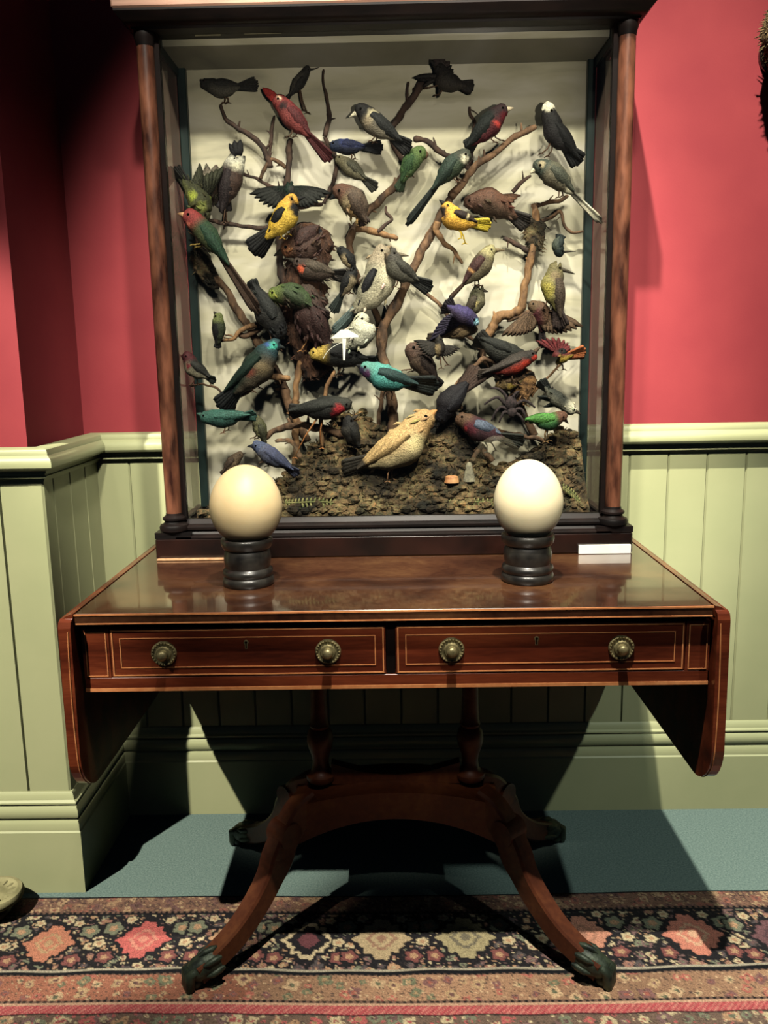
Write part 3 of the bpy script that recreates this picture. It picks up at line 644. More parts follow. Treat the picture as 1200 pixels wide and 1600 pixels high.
def make_trees():
    r = random.Random(21)
    tl = thing('branching_tree', 'bare gnarled brown branches spreading up the left half of the case', 'branches', tuple(at(465, 735, -.09)))
    L = [
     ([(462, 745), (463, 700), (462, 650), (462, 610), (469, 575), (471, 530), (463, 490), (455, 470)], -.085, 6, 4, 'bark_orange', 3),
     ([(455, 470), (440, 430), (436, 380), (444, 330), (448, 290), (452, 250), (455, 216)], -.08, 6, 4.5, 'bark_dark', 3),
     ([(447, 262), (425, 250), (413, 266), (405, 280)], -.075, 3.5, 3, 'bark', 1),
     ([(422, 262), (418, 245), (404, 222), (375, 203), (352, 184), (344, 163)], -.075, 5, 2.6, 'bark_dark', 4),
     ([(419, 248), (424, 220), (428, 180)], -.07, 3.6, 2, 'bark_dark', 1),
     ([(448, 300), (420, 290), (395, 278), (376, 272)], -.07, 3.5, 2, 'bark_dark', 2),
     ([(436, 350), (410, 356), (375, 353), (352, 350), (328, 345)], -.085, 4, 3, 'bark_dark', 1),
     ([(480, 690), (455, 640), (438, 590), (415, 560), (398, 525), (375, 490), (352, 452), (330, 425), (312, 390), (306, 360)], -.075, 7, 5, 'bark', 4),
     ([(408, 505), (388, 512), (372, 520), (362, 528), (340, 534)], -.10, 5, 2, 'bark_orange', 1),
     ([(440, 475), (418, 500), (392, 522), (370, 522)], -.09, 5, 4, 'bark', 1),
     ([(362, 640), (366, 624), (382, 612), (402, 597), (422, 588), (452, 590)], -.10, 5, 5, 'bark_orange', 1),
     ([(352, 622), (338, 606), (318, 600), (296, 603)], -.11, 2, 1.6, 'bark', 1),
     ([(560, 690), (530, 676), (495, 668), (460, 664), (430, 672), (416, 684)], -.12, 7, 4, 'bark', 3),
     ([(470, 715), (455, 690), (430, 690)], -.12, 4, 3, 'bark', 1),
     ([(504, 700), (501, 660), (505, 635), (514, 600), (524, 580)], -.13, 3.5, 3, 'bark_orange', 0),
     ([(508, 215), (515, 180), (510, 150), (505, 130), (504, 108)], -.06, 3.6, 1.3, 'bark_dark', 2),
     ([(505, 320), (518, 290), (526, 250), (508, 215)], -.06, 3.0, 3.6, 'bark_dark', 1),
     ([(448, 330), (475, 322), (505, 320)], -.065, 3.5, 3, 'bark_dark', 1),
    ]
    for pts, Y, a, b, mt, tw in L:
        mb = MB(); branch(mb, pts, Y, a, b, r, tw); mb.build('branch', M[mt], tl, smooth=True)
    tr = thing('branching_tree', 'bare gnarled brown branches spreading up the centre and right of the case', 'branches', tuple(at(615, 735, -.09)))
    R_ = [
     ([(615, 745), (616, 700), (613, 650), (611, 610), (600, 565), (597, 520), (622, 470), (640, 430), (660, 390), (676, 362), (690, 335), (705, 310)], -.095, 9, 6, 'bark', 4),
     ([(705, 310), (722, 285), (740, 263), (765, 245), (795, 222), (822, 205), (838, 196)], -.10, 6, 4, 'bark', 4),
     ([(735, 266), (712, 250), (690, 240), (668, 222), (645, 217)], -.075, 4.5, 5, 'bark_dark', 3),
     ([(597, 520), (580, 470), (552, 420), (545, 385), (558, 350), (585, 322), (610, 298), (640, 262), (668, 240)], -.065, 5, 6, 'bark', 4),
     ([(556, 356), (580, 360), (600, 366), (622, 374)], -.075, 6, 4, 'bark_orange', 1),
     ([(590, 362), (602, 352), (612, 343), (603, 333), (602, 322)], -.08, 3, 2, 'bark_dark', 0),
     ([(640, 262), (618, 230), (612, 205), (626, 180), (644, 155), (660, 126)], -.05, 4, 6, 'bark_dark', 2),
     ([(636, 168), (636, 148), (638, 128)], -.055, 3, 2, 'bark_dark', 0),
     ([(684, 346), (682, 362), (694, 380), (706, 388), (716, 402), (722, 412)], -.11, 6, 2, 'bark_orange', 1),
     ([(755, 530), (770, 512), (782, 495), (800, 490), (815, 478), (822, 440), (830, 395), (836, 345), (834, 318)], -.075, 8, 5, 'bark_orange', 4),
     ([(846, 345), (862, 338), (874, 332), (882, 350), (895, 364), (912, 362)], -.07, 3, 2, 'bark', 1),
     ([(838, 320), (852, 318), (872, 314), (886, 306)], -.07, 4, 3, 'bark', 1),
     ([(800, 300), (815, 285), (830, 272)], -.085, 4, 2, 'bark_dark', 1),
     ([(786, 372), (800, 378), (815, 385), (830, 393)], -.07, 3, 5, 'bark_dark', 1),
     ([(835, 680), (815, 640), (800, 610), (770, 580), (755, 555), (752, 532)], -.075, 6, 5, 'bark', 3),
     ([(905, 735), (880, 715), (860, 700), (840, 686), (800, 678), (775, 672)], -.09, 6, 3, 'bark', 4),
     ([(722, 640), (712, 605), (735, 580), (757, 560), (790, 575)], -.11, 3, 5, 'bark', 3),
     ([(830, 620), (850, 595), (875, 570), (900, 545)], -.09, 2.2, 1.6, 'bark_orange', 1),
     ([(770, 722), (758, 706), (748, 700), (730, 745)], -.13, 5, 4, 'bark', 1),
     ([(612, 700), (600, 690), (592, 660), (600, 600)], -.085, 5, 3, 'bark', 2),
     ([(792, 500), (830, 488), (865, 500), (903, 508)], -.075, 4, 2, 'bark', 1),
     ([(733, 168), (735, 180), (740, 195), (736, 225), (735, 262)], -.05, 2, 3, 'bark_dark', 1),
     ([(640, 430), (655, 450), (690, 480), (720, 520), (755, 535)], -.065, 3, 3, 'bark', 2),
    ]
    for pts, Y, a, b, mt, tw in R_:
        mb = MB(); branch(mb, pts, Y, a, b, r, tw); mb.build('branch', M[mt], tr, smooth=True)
make_trees()

def lump(name, label, cat, outline, Y, depth, mat, n=18, tufts=0, group=None):
    """closed shaggy lump: outline = list of (py, px_left, px_right)"""
    v = []; f = []; seg = 24
    o0 = at((outline[0][1]+outline[0][2])/2, outline[-1][0], Y)
    rows = []
    for a, b in zip(outline[:-1], outline[1:]):
        for k in range(4):
            t = k/4; rows.append([a[i]+(b[i]-a[i])*t for i in range(3)])
    rows.append(list(outline[-1]))
    H = len(rows)
    for j, (py, l, rr) in enumerate(rows):
        c = at((l+rr)/2, py, Y); w = (at(rr, py, Y)-at(l, py, Y)).length/2
        for i in range(seg):
            a = 2*PI*i/seg; q = Vector((c.x+w*math.cos(a), c.y+depth*math.sin(a)*min(1, w/.02), c.z))
            k = 1+.22*noise.noise(q*70)+.16*noise.noise(q*190)
            v.append(Vector((c.x, c.y, c.z))+(q-c)*k)
    for j in range(H-1):
        for i in range(seg): f.append((j*seg+i, j*seg+(i+1) % seg, (j+1)*seg+(i+1) % seg, (j+1)*seg+i))
    f += [tuple(range(seg)), tuple((H-1)*seg+i for i in range(seg))]
    mb = MB().add(v, f)
    r = random.Random(len(label))
    for k in range(tufts):
        p = v[r.randrange(len(v))]; c = Vector((o0.x, Y, p.z)); d = (p-c); d.y *= .5; d = d.normalized()*.6+Vector((r.uniform(-.3, .3), r.uniform(-.3, .1), -r.uniform(.1, .9))); L = r.uniform(.006, .016)
        mb.tube([p-d*L*.2, p+d*L*.5, p+d*L], [.0016, .0012, .0003], 4)
    o = mb.build(name, mat, None, smooth=True); return tag(o, label, cat, group)
lump('shaggy_stump', 'shaggy dark brown moss-covered stump rising in the left centre of the case', 'stump',
     [(350, 468, 492), (362, 452, 512), (385, 446, 522), (405, 450, 516), (430, 448, 504), (450, 438, 508), (475, 436, 512), (500, 438, 512), (520, 444, 514), (540, 456, 522), (560, 462, 528), (575, 470, 520), (592, 478, 500)], -.079, .024, M['nest'], tufts=300)
lump('hanging_nest', 'small brown woven nest hanging below the red-breasted bird at right', 'nest',
     [(575, 812, 820), (582, 800, 832), (595, 793, 838), (608, 797, 836), (620, 806, 828), (632, 814, 822)], -.12, .016, M['nest_tan'], tufts=60)
lump('moss_tuft', 'grey-green moss clump clinging to the upright branch at far right', 'moss',
     [(340, 832, 842), (350, 822, 850), (365, 818, 852), (380, 822, 850), (392, 828, 846)], -.075, .010, M['moss'], tufts=60, group='moss tufts on branches')
lump('moss_tuft', 'grey-green moss clump on the branch under the red-headed parrot', 'moss',
     [(385, 300, 318), (400, 298, 328), (420, 304, 336), (440, 316, 344), (452, 330, 342)], -.075, .010, M['moss'], tufts=60, group='moss tufts on branches')

# ---------------------------------------------------------------- birds
def mute(c):
    g = sum(c)/3; m = 1 if min(c) > 150 or c[0] > 203 or (c[0]-c[2] > 150 and c[1] > 120) else .84
    return lin(tuple(max(0, (v*.80+g*.20)*m) for v in c))
def bird(name, label, Y, head, body, tail, r, beak, c, hr=.62, bw=.33, dn=1, feet='auto', patches=(), crest=None, wl=1.0, ww=.62, tw=1.0, fan=12,
         spread=None, bc=(60, 52, 44), lc=(90, 66, 50), wing=True, wup=.12, eye=True, bar=None, tuft=0, cat='bird', tband=None, neck=.60):
    """profile bird: head/body/tail/beak in view pixels at depth Y; r = body radius in pixels; c = head, back, belly, wing, tail colours"""
    hd, bk, be, wg, tl_ = [mute(x) for x in c]
    H, B, T, K = at(*head, Y), at(*body, Y), at(*tail, Y), at(*beak, Y)
    s = mpp(body[0], body[1], Y); r *= s; rh = r*hr
    a = (H-B).normalized(); t = (T-B).normalized(); NN = Vector((0, -1, 0))
    D = a.cross(NN); D.normalize()
    if D.z < 0: D = -D
    D *= dn
    q = min(1.0, (T-B).length/(2.6*r)); kb = (K-H).normalized()
    SP = [H+kb*rh*.92, H+kb*rh*.55, H, H.lerp(B, .45)+D*r*.04, B+a*r*.25, B+t*r*.75*q, B+t*r*1.5*q, B+t*r*2.05*q]
    RR = [rh*.30, rh*.80, rh, rh+(r-rh)*neck, r, r*.80, r*.42, r*.16]
    P = cat_rom(SP, 4); n = len(P)
    def rad(j):
        u = j/4; i = min(int(u), len(RR)-2); w = u-i; w = w*w*(3-2*w); return RR[i]*(1-w)+RR[i+1]*w
    root = thing(name, label, cat, (B.x, B.y, B.z))
    seg = 16; v = []; f = []; cc = []
    for j, p in enumerate(P):
        tt = (P[min(j+1, n-1)]-P[max(0, j-1)]).normalized(); dd = (D-tt*D.dot(tt)).normalized(); sd = tt.cross(dd)
        R = rad(j)
        for i in range(seg):
            th = 2*PI*i/seg; w = p+dd*(math.cos(th)*R)+sd*(math.sin(th)*R*.88)
            w += (w-p)*(.07*noise.noise(w*160))
            v.append(w)
            ds = math.cos(th); k = min(1, max(0, ds*1.3+.55)); col = lerpc(be, bk, k)
            u = j/4
            if u < 3.1: hk = 1 if u < 2.5 else max(0, (3.1-u)/.6); col = lerpc(col, hd, hk)
            cc.append(col)
    for j in range(n-1):
        for i in range(seg): f.append((j*seg+i, j*seg+(i+1) % seg, (j+1)*seg+(i+1) % seg, (j+1)*seg+i))
    f += [tuple(reversed(range(seg))), tuple((n-1)*seg+i for i in range(seg))]
    for (px, py, pr, pc) in patches:
        o = at(px, py, Y); R = pr*s; pc = lin(pc)
        for i, w in enumerate(v):
            d = math.hypot(w.x-o.x, w.z-o.z)/R
            if d < 1.25 and w.y < Y+r*.45:
                cc[i] = lerpc(cc[i], pc, 1 if d < .9 else max(0, (1.25-d)/.35))
    bd = MB(); bd.add(v, f, cc)
    rr_ = random.Random(int(head[0]*7+head[1]))
    for k in range(tuft):
        i = rr_.randrange(seg*4, len(v)); p = v[i]; j = i//seg; o = P[j]; u_ = (p-o).normalized(); d = u_*.24+t*.8+Vector((rr_.uniform(-.18, .18), 0, rr_.uniform(-.18, .18)))
        bd.tube([p-u_*r*.05, p+d*r*.25+u_*r*.02, p+d*r*.55], [r*.07, r*.09, .0003], 6, tuple(q_*rr_.uniform(.85, 1.15) for q_ in cc[i]))
    body_o = bd.build('body', M['feather'], root, smooth=True, origin=B)
    # beak
    kl = (K-H).length
    if kl > rh*.9:
        b0 = H+kb*rh*.70; curve = -D*kl*.05
        mb = MB(); mb.tube([b0, b0.lerp(K, .35)-curve, b0.lerp(K, .75)-curve*.6, K], [rh*bw*1.25, rh*bw*.95, rh*bw*.5, rh*.05], 8, lin(bc)); mb.build('beak', M['feather'], root, smooth=True, origin=b0)
    if eye:
        e = H+NN*rh*.80+D*rh*.22+kb*rh*.28; R = max(.0012, rh*.17)
        MB().lathe([(R*math.sin(PI*k/8)+.00003, -R*math.cos(PI*k/8)) for k in range(9)], e, 12).build('eye', M['eye'], root, smooth=True, origin=e)
    # tail: fan of narrow feathers
    tb = B+t*r*1.25*q; L = (T-tb).length
    if L > r*.5:
        pd = (D-t*D.dot(t)).normalized(); pl = (pd*.80+NN*.55).normalized(); nn = t.cross(pl)
        mb = MB(); nf = 7
        for k in range(nf):
            w = (k-(nf-1)/2)/((nf-1)/2); ang = math.radians(fan)*w; dr = t*math.cos(ang)+pl*math.sin(ang)
            L2 = L*(1-.10*abs(w)**1.5-.03*(k % 2)); wd = r*.17*tw; st = tb+pl*(w*r*.20*tw)+nn*(.012*r*abs(w)); vv = []; ff = []; col = []
            m_ = 9
            for j in range(m_):
                u = j/(m_-1); c0 = st+dr*(L2*u); W = wd*(.75+.5*u)*(1 if u < .9 else .5); H_ = r*.045
                for (x_, y_) in ((-1, 0), (0, 1), (1, 0), (0, -1)): vv.append(c0+pl*(x_*W)+nn*(y_*H_+abs(w)*r*.05))
                cx_ = tl_ if (k % 2) else tuple(q_*.82 for q_ in tl_)
                if tband and int(u*tband[0]) % 2: cx_ = lin(tband[1])
                col += [cx_]*4
            for j in range(m_-1):
                for i in range(4): ff.append((j*4+i, j*4+(i+1) % 4, (j+1)*4+(i+1) % 4, (j+1)*4+i))
            ff += [(3, 2, 1, 0), tuple((m_-1)*4+i for i in range(4))]
            mb.add(vv, ff, col)
        mb.build('tail', M['feather'], root, smooth=True, origin=tb)
    # folded wings
    if wing and not spread:
        for sd in (1, -1):
            W0 = H.lerp(B, .52)+NN*(sd*r*.52)+D*r*.22; W1 = B+t*(2.0*r*wl*min(1, q+.15))+NN*(sd*r*.30)+D*r*wup
            ax = (W1-W0).normalized(); pp = (D-ax*D.dot(ax)).normalized(); no_ = NN*sd; ns, nv = 14, 8; vv = []; ff = []; col = []
            for side in (1, 0):
                for j in range(ns+1):
                    u = j/ns; C0 = W0.lerp(W1, u)+no_*(r*.30*math.sin(PI*min(1, u*1.15+.12))*1.0); W = r*ww*(math.sin(PI*min(1, (u*.80+.14))**.9)**.8)*(1-.25*u)
                    for i in range(nv+1):
                        w = -1+2*i/nv; e = .5+.5*math.cos(w*PI*.95)
                        # feather steps: serrate the lower edge
                        jag = (1-.14*((j % 2) if w < -.7 else 0))
                        p = C0+pp*(w*W*jag)+no_*((.26*r*(1-w*w) if side else -.10*r)*(1-.6*u) - abs(w)*r*.10)
                        vv.append(p); st = .70+.42*((i+j//3) % 2) if u > .35 else .9+.2*((i+j) % 2)
                        cw = tuple(q_*st for q_ in wg)
                        if bar and bar[1] < u < bar[2]: cw = lin(bar[0])
                        col.append(cw)
            m1 = (ns+1)*(nv+1)
            for side in (0, 1):
                o = side*m1
                for j in range(ns):
                    for i in range(nv):
                        q4 = (o+j*(nv+1)+i, o+j*(nv+1)+i+1, o+(j+1)*(nv+1)+i+1, o+(j+1)*(nv+1)+i); ff.append(q4 if side else q4[::-1])
            edge = [j*(nv+1) for j in range(ns+1)]+[ns*(nv+1)+i for i in range(1, nv+1)]+[j*(nv+1)+nv for j in range(ns-1, -1, -1)]+[i for i in range(nv-1, 0, -1)]
            for x_, y_ in zip(edge, edge[1:]+edge[:1]): ff.append((x_, y_, y_+m1, x_+m1))
            MB().add(vv, ff, col).build('wing', M['feather'], root, smooth=True, ang=60, origin=W0)
    # outstretched wings
    if spread:
        for k, tip in enumerate(spread):
            E_ = at(tip[0], tip[1], tip[2] if len(tip) > 2 else Y-.004); W0 = H.lerp(B, .5)+NN*r*.2; d0 = (E_-W0); L = d0.length; d0.normalize(); d1 = (t*.75+d0*.35).normalized()
            mb = MB(); nf = 9
            for j in range(nf):
                u = j/(nf-1); dr = (d0*(1-u)+d1*u).normalized(); L2 = L*(1-.50*u**.8); pl = NN.cross(dr).normalized(); st = W0+d0*(L*.10*(1-u)); wd = L*.060; H_ = max(.0005, wd*.2)
                vv = []; ff = []; col = []
                for jj in range(6):
                    uu = jj/5; c0 = st+dr*(L2*uu)+NN*(j*H_*.5)+Vector((0, 0, -1))*(L*.06*uu*uu); W = wd*(.6+1.0*math.sin(PI*min(1, uu*.8+.1)))*(1 if jj < 5 else .35)
                    for (x_, y_) in ((-1, 0), (0, 1), (1, 0), (0, -1)): vv.append(c0+pl*(x_*W)+NN*(y_*H_))
                    m_ = (.8+.35*(j % 2)); col += [tuple(q_*m_ for q_ in (wg if uu > .3 else lerpc(wg, bk, .6)))]*4
                for jj in range(5):
                    for i in range(4): ff.append((jj*4+i, jj*4+(i+1) % 4, (jj+1)*4+(i+1) % 4, (jj+1)*4+i))
                ff += [(3, 2, 1, 0), (20, 21, 22, 23)]
                mb.add(vv, ff, col)
            mb.build('wing', M['feather'], root, smooth=True, origin=W0)
    if crest:
        # list of (tip px, tip py, width factor, colour)
        mb = MB()
        for (x_, y_, w_, cl) in crest:
            tp = at(x_, y_, Y); b0 = H.lerp(tp, .18); mb.tube([b0, b0.lerp(tp, .35), b0.lerp(tp, .75), tp], [rh*.5*w_, rh*.62*w_, rh*.42*w_, rh*.06], 7, lin(cl), flat=.45)
        mb.build('crest', M['feather'], root, smooth=True, origin=H)
    # legs
    if feet:
        if feet == 'auto':
            dx = (T-B).x; feet = [(body[0]-3-(2 if dx > 0 else -2), body[1]+r/s*1.45), (body[0]+4-(2 if dx > 0 else -2), body[1]+r/s*1.42)]
        for k, (fx, fy) in enumerate(feet):
            Yf = Y+(-.25 if k == 0 else .25)*r; F = at(fx, fy, Yf); top = B+(F-B).normalized()*r*.62; mid = top.lerp(F, .5)+t*r*.16; rl = max(.0011, s*1.0)
            mb = MB(); mb.tube([top, mid, F], [rl*1.8, rl*1.1, rl], 7, lin(lc))
            dx = 1 if H.x > B.x else -1
            for ang in (-.5, 0, .5):
                mb.tube([F, F+Vector((dx*.0045*math.cos(ang), -.0055*math.sin(ang)*1.4, -.0005)), F+Vector((dx*.008*math.cos(ang), -.008*math.sin(ang), -.003))], [rl*.9, rl*.75, rl*.3], 5, lin(lc))
            mb.tube([F, F+Vector((-dx*.006, 0, -.002))], [rl*.9, rl*.3], 5, lin(lc))
            mb.build('leg', M['feather'], root, smooth=True, origin=top)
    return root

BLK = (26, 24, 26); DGY = (58, 54, 50); GRY = (104, 96, 84); BRN = (92, 66, 48); DBR = (54, 38, 32); RST = (122, 72, 46)
CRM = (214, 198, 160); WHT = (226, 216, 190); OLV = (98, 96, 58); DGN = (30, 54, 40); GRN = (62, 104, 60); YEL = (226, 176, 40); ORG = (222, 136, 40)
RED = (178, 52, 48); CRI = (104, 30, 38); TEA = (56, 128, 118); TUR = (84, 186, 178); BLU = (72, 84, 140); PUR = (62, 50, 100); TAN = (206, 158, 98)

bird('dark_songbird', 'small dark grey bird alone at the top left with its tail pointing right', -.075, (321, 131), (348, 140), (405, 130), 13.5, (312, 124), (DGY, DGY, GRY, DGY, DGY), dn=1, feet=[(351, 160), (357, 160)], tw=.8)
bird('red_cardinal', 'bright red crested bird with a long red tail at upper left', -.115, (437, 160), (460, 187), (519, 252), 17, (430, 158), ((160, 52, 50), (146, 50, 52), (172, 70, 66), (120, 46, 50), (108, 38, 42)), dn=1, hr=.72, crest=[(410, 137, 1.0, (186, 60, 56)), (414, 145, .8, (170, 52, 50)), (418, 151, .6, (160, 48, 48))], patches=[(444, 168, 6, (44, 28, 30)), (437, 155, 3.5, (230, 190, 160))], bc=(224, 200, 170), feet=[(452, 213), (462, 213)], fan=6, bw=.5)
bird('hummingbird', 'slim dark hummingbird with a long thin beak behind the red crested bird', -.075, (480, 109), (466, 131), (448, 156), 10, (499, 105), (DGY, DGY, GRY, DGY, DGY), hr=.6, bw=.2, dn=-1, feet=[(474, 172), (480, 176)], tw=.7)
bird('crested_bird', 'bird with an upright dark crown crest and white ringed face at left', -.105, (371, 248), (357, 288), (350, 330), 20, (372, 258), ((214, 206, 184), (70, 50, 46), (88, 62, 52), (58, 44, 46), (48, 38, 42)), dn=1, hr=.66,
     crest=[(366, 219, .9, BLK), (376, 218, .9, BLK), (358, 224, .7, BLK)], patches=[(371, 245, 5, BLK), (360, 240, 5, BLK), (383, 240, 5, BLK), (372, 262, 6, WHT)], feet=[(349, 347), (353, 346)], wl=1.2, tw=1.3)
bird('green_finch', 'olive bird with bright yellow-green streaks and raised spiky wings at far left', -.135, (318, 335), (312, 312), (270, 262), 19, (324, 340), ((84, 82, 48), (74, 74, 44), (112, 112, 60), (66, 66, 44), (44, 40, 36)), dn=1, spread=[(312, 258, -.14), (345, 262, -.13), (272, 262, -.12)], patches=[(303, 308, 6, (164, 172, 70)), (335, 308, 5, (160, 176, 60)), (318, 325, 7, (130, 132, 70))], feet=None, tuft=24)
bird('fluffy_owlet', 'fluffy pale grey fringed bird between the crown-crested bird and the left post', -.085, (330, 268), (332, 285), (330, 318), 22, (338, 276), ((142, 126, 108), (128, 110, 92), (150, 134, 112), (112, 88, 70), (90, 70, 60)), feet=None, tuft=60, wl=.8)
bird('red_headed_parrot', 'long-tailed green parrot with a red head at far left', -.15, (298, 340), (328, 372), (407, 492), 17, (277, 334), ((186, 62, 60), (58, 88, 58), (92, 100, 58), (48, 84, 60), (104, 74, 58)), dn=1, hr=.8, patches=[(285, 329, 5, RED), (296, 353, 4.5, (232, 132, 110))], bc=(214, 160, 120), feet=[(302, 382), (308, 386)], lc=(180, 150, 80), wl=1.5, tw=1.15, fan=3)
bird('yellow_oriole', 'yellow oriole with a black throat and black tail, left of centre', -.15, (456, 315), (444, 343), (392, 396), 20, (477, 308), ((226, 160, 48), (222, 170, 36), (226, 178, 52), BLK, BLK), dn=1, hr=.60, neck=.7, patches=[(461, 325, 7, BLK), (457, 312, 3, BLK), (463, 333, 6, BLK)], bc=BLK, feet=[(440, 372), (450, 366)], lc=(190, 150, 50), wl=.75, ww=.5, tw=1.6, fan=12)
bird('dark_hummingbird', 'dark green hummingbird with outspread wings above the left yellow oriole', -.10, (453, 287), (453, 300), (455, 318), 9, (462, 297), (DGN, DGN, DGY, (44, 44, 40), DGN), spread=[(396, 299, -.10), (511, 298, -.10)], feet=None)
bird('black_capped_bird', 'black-headed bird with a white collar and pale breast, top centre', -.12, (565, 173), (588, 196), (643, 235), 18, (546, 183), ((38, 34, 34), (62, 60, 58), (150, 136, 114), (52, 52, 52), (40, 38, 40)), hr=.66, patches=[(583, 182, 8, (196, 182, 150)), (575, 192, 7, (150, 134, 112))], bc=(220, 210, 184), feet=[(580, 220), (586, 222)], wl=1.3)
bird('blue_tanager', 'small bright blue and black bird under the black-capped bird', -.095, (523, 228), (545, 230), (600, 230), 12.5, (513, 224), ((40, 52, 84), (58, 70, 140), (38, 40, 60), (40, 46, 92), (36, 36, 44)), feet=[(549, 249), (555, 248)], hr=.7)
bird('olive_warbler', 'slim olive-grey bird sloping down to the right beneath the small blue bird', -.11, (531, 250), (551, 265), (590, 296), 13, (523, 242), ((122, 110, 78), (98, 92, 70), (136, 124, 92), (86, 82, 64), (72, 68, 56)), feet=None)
bird('brown_quail', 'round brown bird with a dark hooked outline facing left at centre', -.13, (532, 300), (556, 318), (572, 352), 22, (515, 312), ((112, 70, 52), (104, 82, 66), (168, 140, 100), (92, 70, 56), (76, 56, 48)), hr=.6, crest=[(548, 292, .6, BLK), (540, 290, .6, BLK), (518, 297, .5, BLK)], bc=BLK, feet=None, tuft=26, patches=[(555, 332, 10, (174, 140, 96))])
bird('flycatcher', 'small bird with a black back and buff belly below centre left', -.12, (533, 392), (546, 407), (556, 425), 11, (524, 386), (BLK, BLK, (188, 160, 116), BLK, BLK), feet=None, hr=.7)
bird('black_flycatcher', 'small dark bird with a pale breast perched lower, its tail hanging down', -.135, (552, 425), (544, 441), (519, 490), 12, (540, 419), (BLK, (40, 36, 34), (160, 138, 104), BLK, (44, 54, 50)), dn=1, feet=[(540, 458), (548, 458)], tw=.9)
bird('flying_dark_bird', 'dark brown bird with spread feathers at the top right centre of the case', -.08, (688, 110), (697, 128), (741, 137), 16, (676, 104), ((54, 46, 44), (58, 50, 46), (74, 64, 56), (58, 50, 46), (58, 50, 46)), spread=[(651, 118, -.08), (672, 92, -.08)], crest=[(680, 88, 1.1, (58, 46, 46)), (692, 87, 1.2, (56, 46, 44)), (703, 96, 1.1, (58, 46, 44)), (706, 108, .9, (52, 42, 40))], feet=[(668, 137), (684, 148)], tw=1.2)
bird('crimson_breasted_bird', 'dark green-black bird with a crimson breast and pale beak, upper right', -.12, (783, 174), (762, 198), (728, 234), 19, (803, 169), ((60, 34, 38), (40, 44, 40), (112, 38, 46), (38, 42, 40), (36, 38, 36)), hr=.62, patches=[(776, 198, 4.5, (196, 70, 64)), (789, 185, 7, CRI)], bc=(216, 196, 166), feet=[(773, 222), (783, 219)], wl=1.2, tw=1.3)
bird('green_parakeet', 'small light green parakeet facing right at upper centre', -.10, (655, 240), (640, 256), (622, 300), 15, (665, 243), ((118, 148, 76), (80, 118, 62), (92, 122, 66), (66, 104, 58), (58, 80, 50)), hr=.80, bw=.6, feet=[(632, 275), (642, 275)], bc=(170, 160, 120))
bird('long_tailed_parrot', 'dark green parrot with a very long tapering tail and white cheek, right of centre', -.14, (725, 245), (703, 263), (634, 354), 16.5, (737, 247), ((60, 62, 48), (44, 60, 48), (66, 82, 58), (40, 60, 48), (30, 40, 36)), hr=.75, patches=[(726, 251, 5.5, (222, 212, 186))], feet=[(715, 284), (722, 282)], wl=1.3, tw=.85, fan=2, wup=.1)
bird('white_headed_bird', 'glossy black bird with a white head top at the upper right', -.11, (858, 180), (868, 212), (908, 256), 17, (854, 160), ((40, 36, 36), BLK, (40, 34, 36), BLK, BLK), hr=.75, crest=[(855, 158, 1.5, (240, 232, 208)), (861, 160, 1.2, (240, 232, 208))], patches=[(856, 170, 6, (236, 226, 200))], bc=(240, 230, 200), feet=[(846, 240), (856, 244)], wl=1.5, tw=1.4)
bird('cockatiel', 'grey-green bird with a white banded tail draped to the right post', -.14, (844, 261), (868, 275), (943, 350), 19, (828, 271), ((64, 72, 60), (96, 92, 72), (124, 112, 88), (74, 76, 62), (120, 112, 96)), hr=.66, patches=[(845, 259, 4.5, (150, 136, 108)), (890, 303, 9, (214, 204, 176))], bc=(220, 206, 176), feet=[(873, 308), (880, 306)], tw=.55, fan=2, tband=(18, (214, 204, 180)))
bird('golden_oriole', 'orange-yellow oriole with a black and white wing, right of centre', -.155, (699, 326), (710, 345), (768, 352), 18, (686, 312), ((226, 158, 44), (232, 180, 40), (228, 160, 44), (56, 38, 34), (236, 200, 36)), hr=.62, patches=[(690, 330, 6, (40, 32, 32)), (695, 338, 4, (60, 40, 30))], bc=BLK, feet=[(721, 372), (727, 380)], lc=(226, 186, 40), wl=.95, ww=.45, tw=1.15, bar=((210, 190, 150), .5, .58), fan=8)
bird('rufous_partridge', 'large rust-brown bird with its wing half open behind the right yellow bird', -.085, (735, 316), (768, 316), (828, 352), 23, (724, 322), ((98, 60, 44), (110, 66, 46), (92, 66, 48), (122, 76, 50), (62, 52, 48)), hr=.5, spread=[(808, 303, -.09)], feet=None, tuft=20)
bird('olive_headed_finch', 'yellow-headed brown bird with a maroon wing facing right, beside the large pale bird', -.13, (766, 392), (750, 418), (700, 470), 17, (789, 391), ((196, 180, 120), (92, 74, 56), (132, 116, 84), (84, 46, 44), (104, 74, 58)), hr=.58, feet=[(742, 445), (749, 446)], bc=(120, 104, 78), bar=((200, 150, 100), .55, .63), tw=.5, fan=2)
bird('purple_sunbird', 'purple bird with a pale blue cheek and fanned dark tail, right of centre', -.145, (737, 500), (722, 492), (692, 474), 15, (747, 508), ((64, 52, 98), (76, 62, 128), (60, 44, 70), (54, 44, 72), (44, 34, 44)), hr=.75, patches=[(745, 504, 5, (150, 200, 220))], bc=(170, 214, 232), bw=.55, fan=34, tw=1.8, feet=None, spread=[(676, 526, -.15)])
bird('brown_wagtail', 'brown bird lying under the purple bird with wings trailing left', -.125, (738, 514), (716, 516), (666, 532), 14, (744, 505), ((96, 76, 58), (120, 92, 64), (170, 136, 92), (140, 108, 76), (84, 66, 50)), feet=None, wl=1.3)
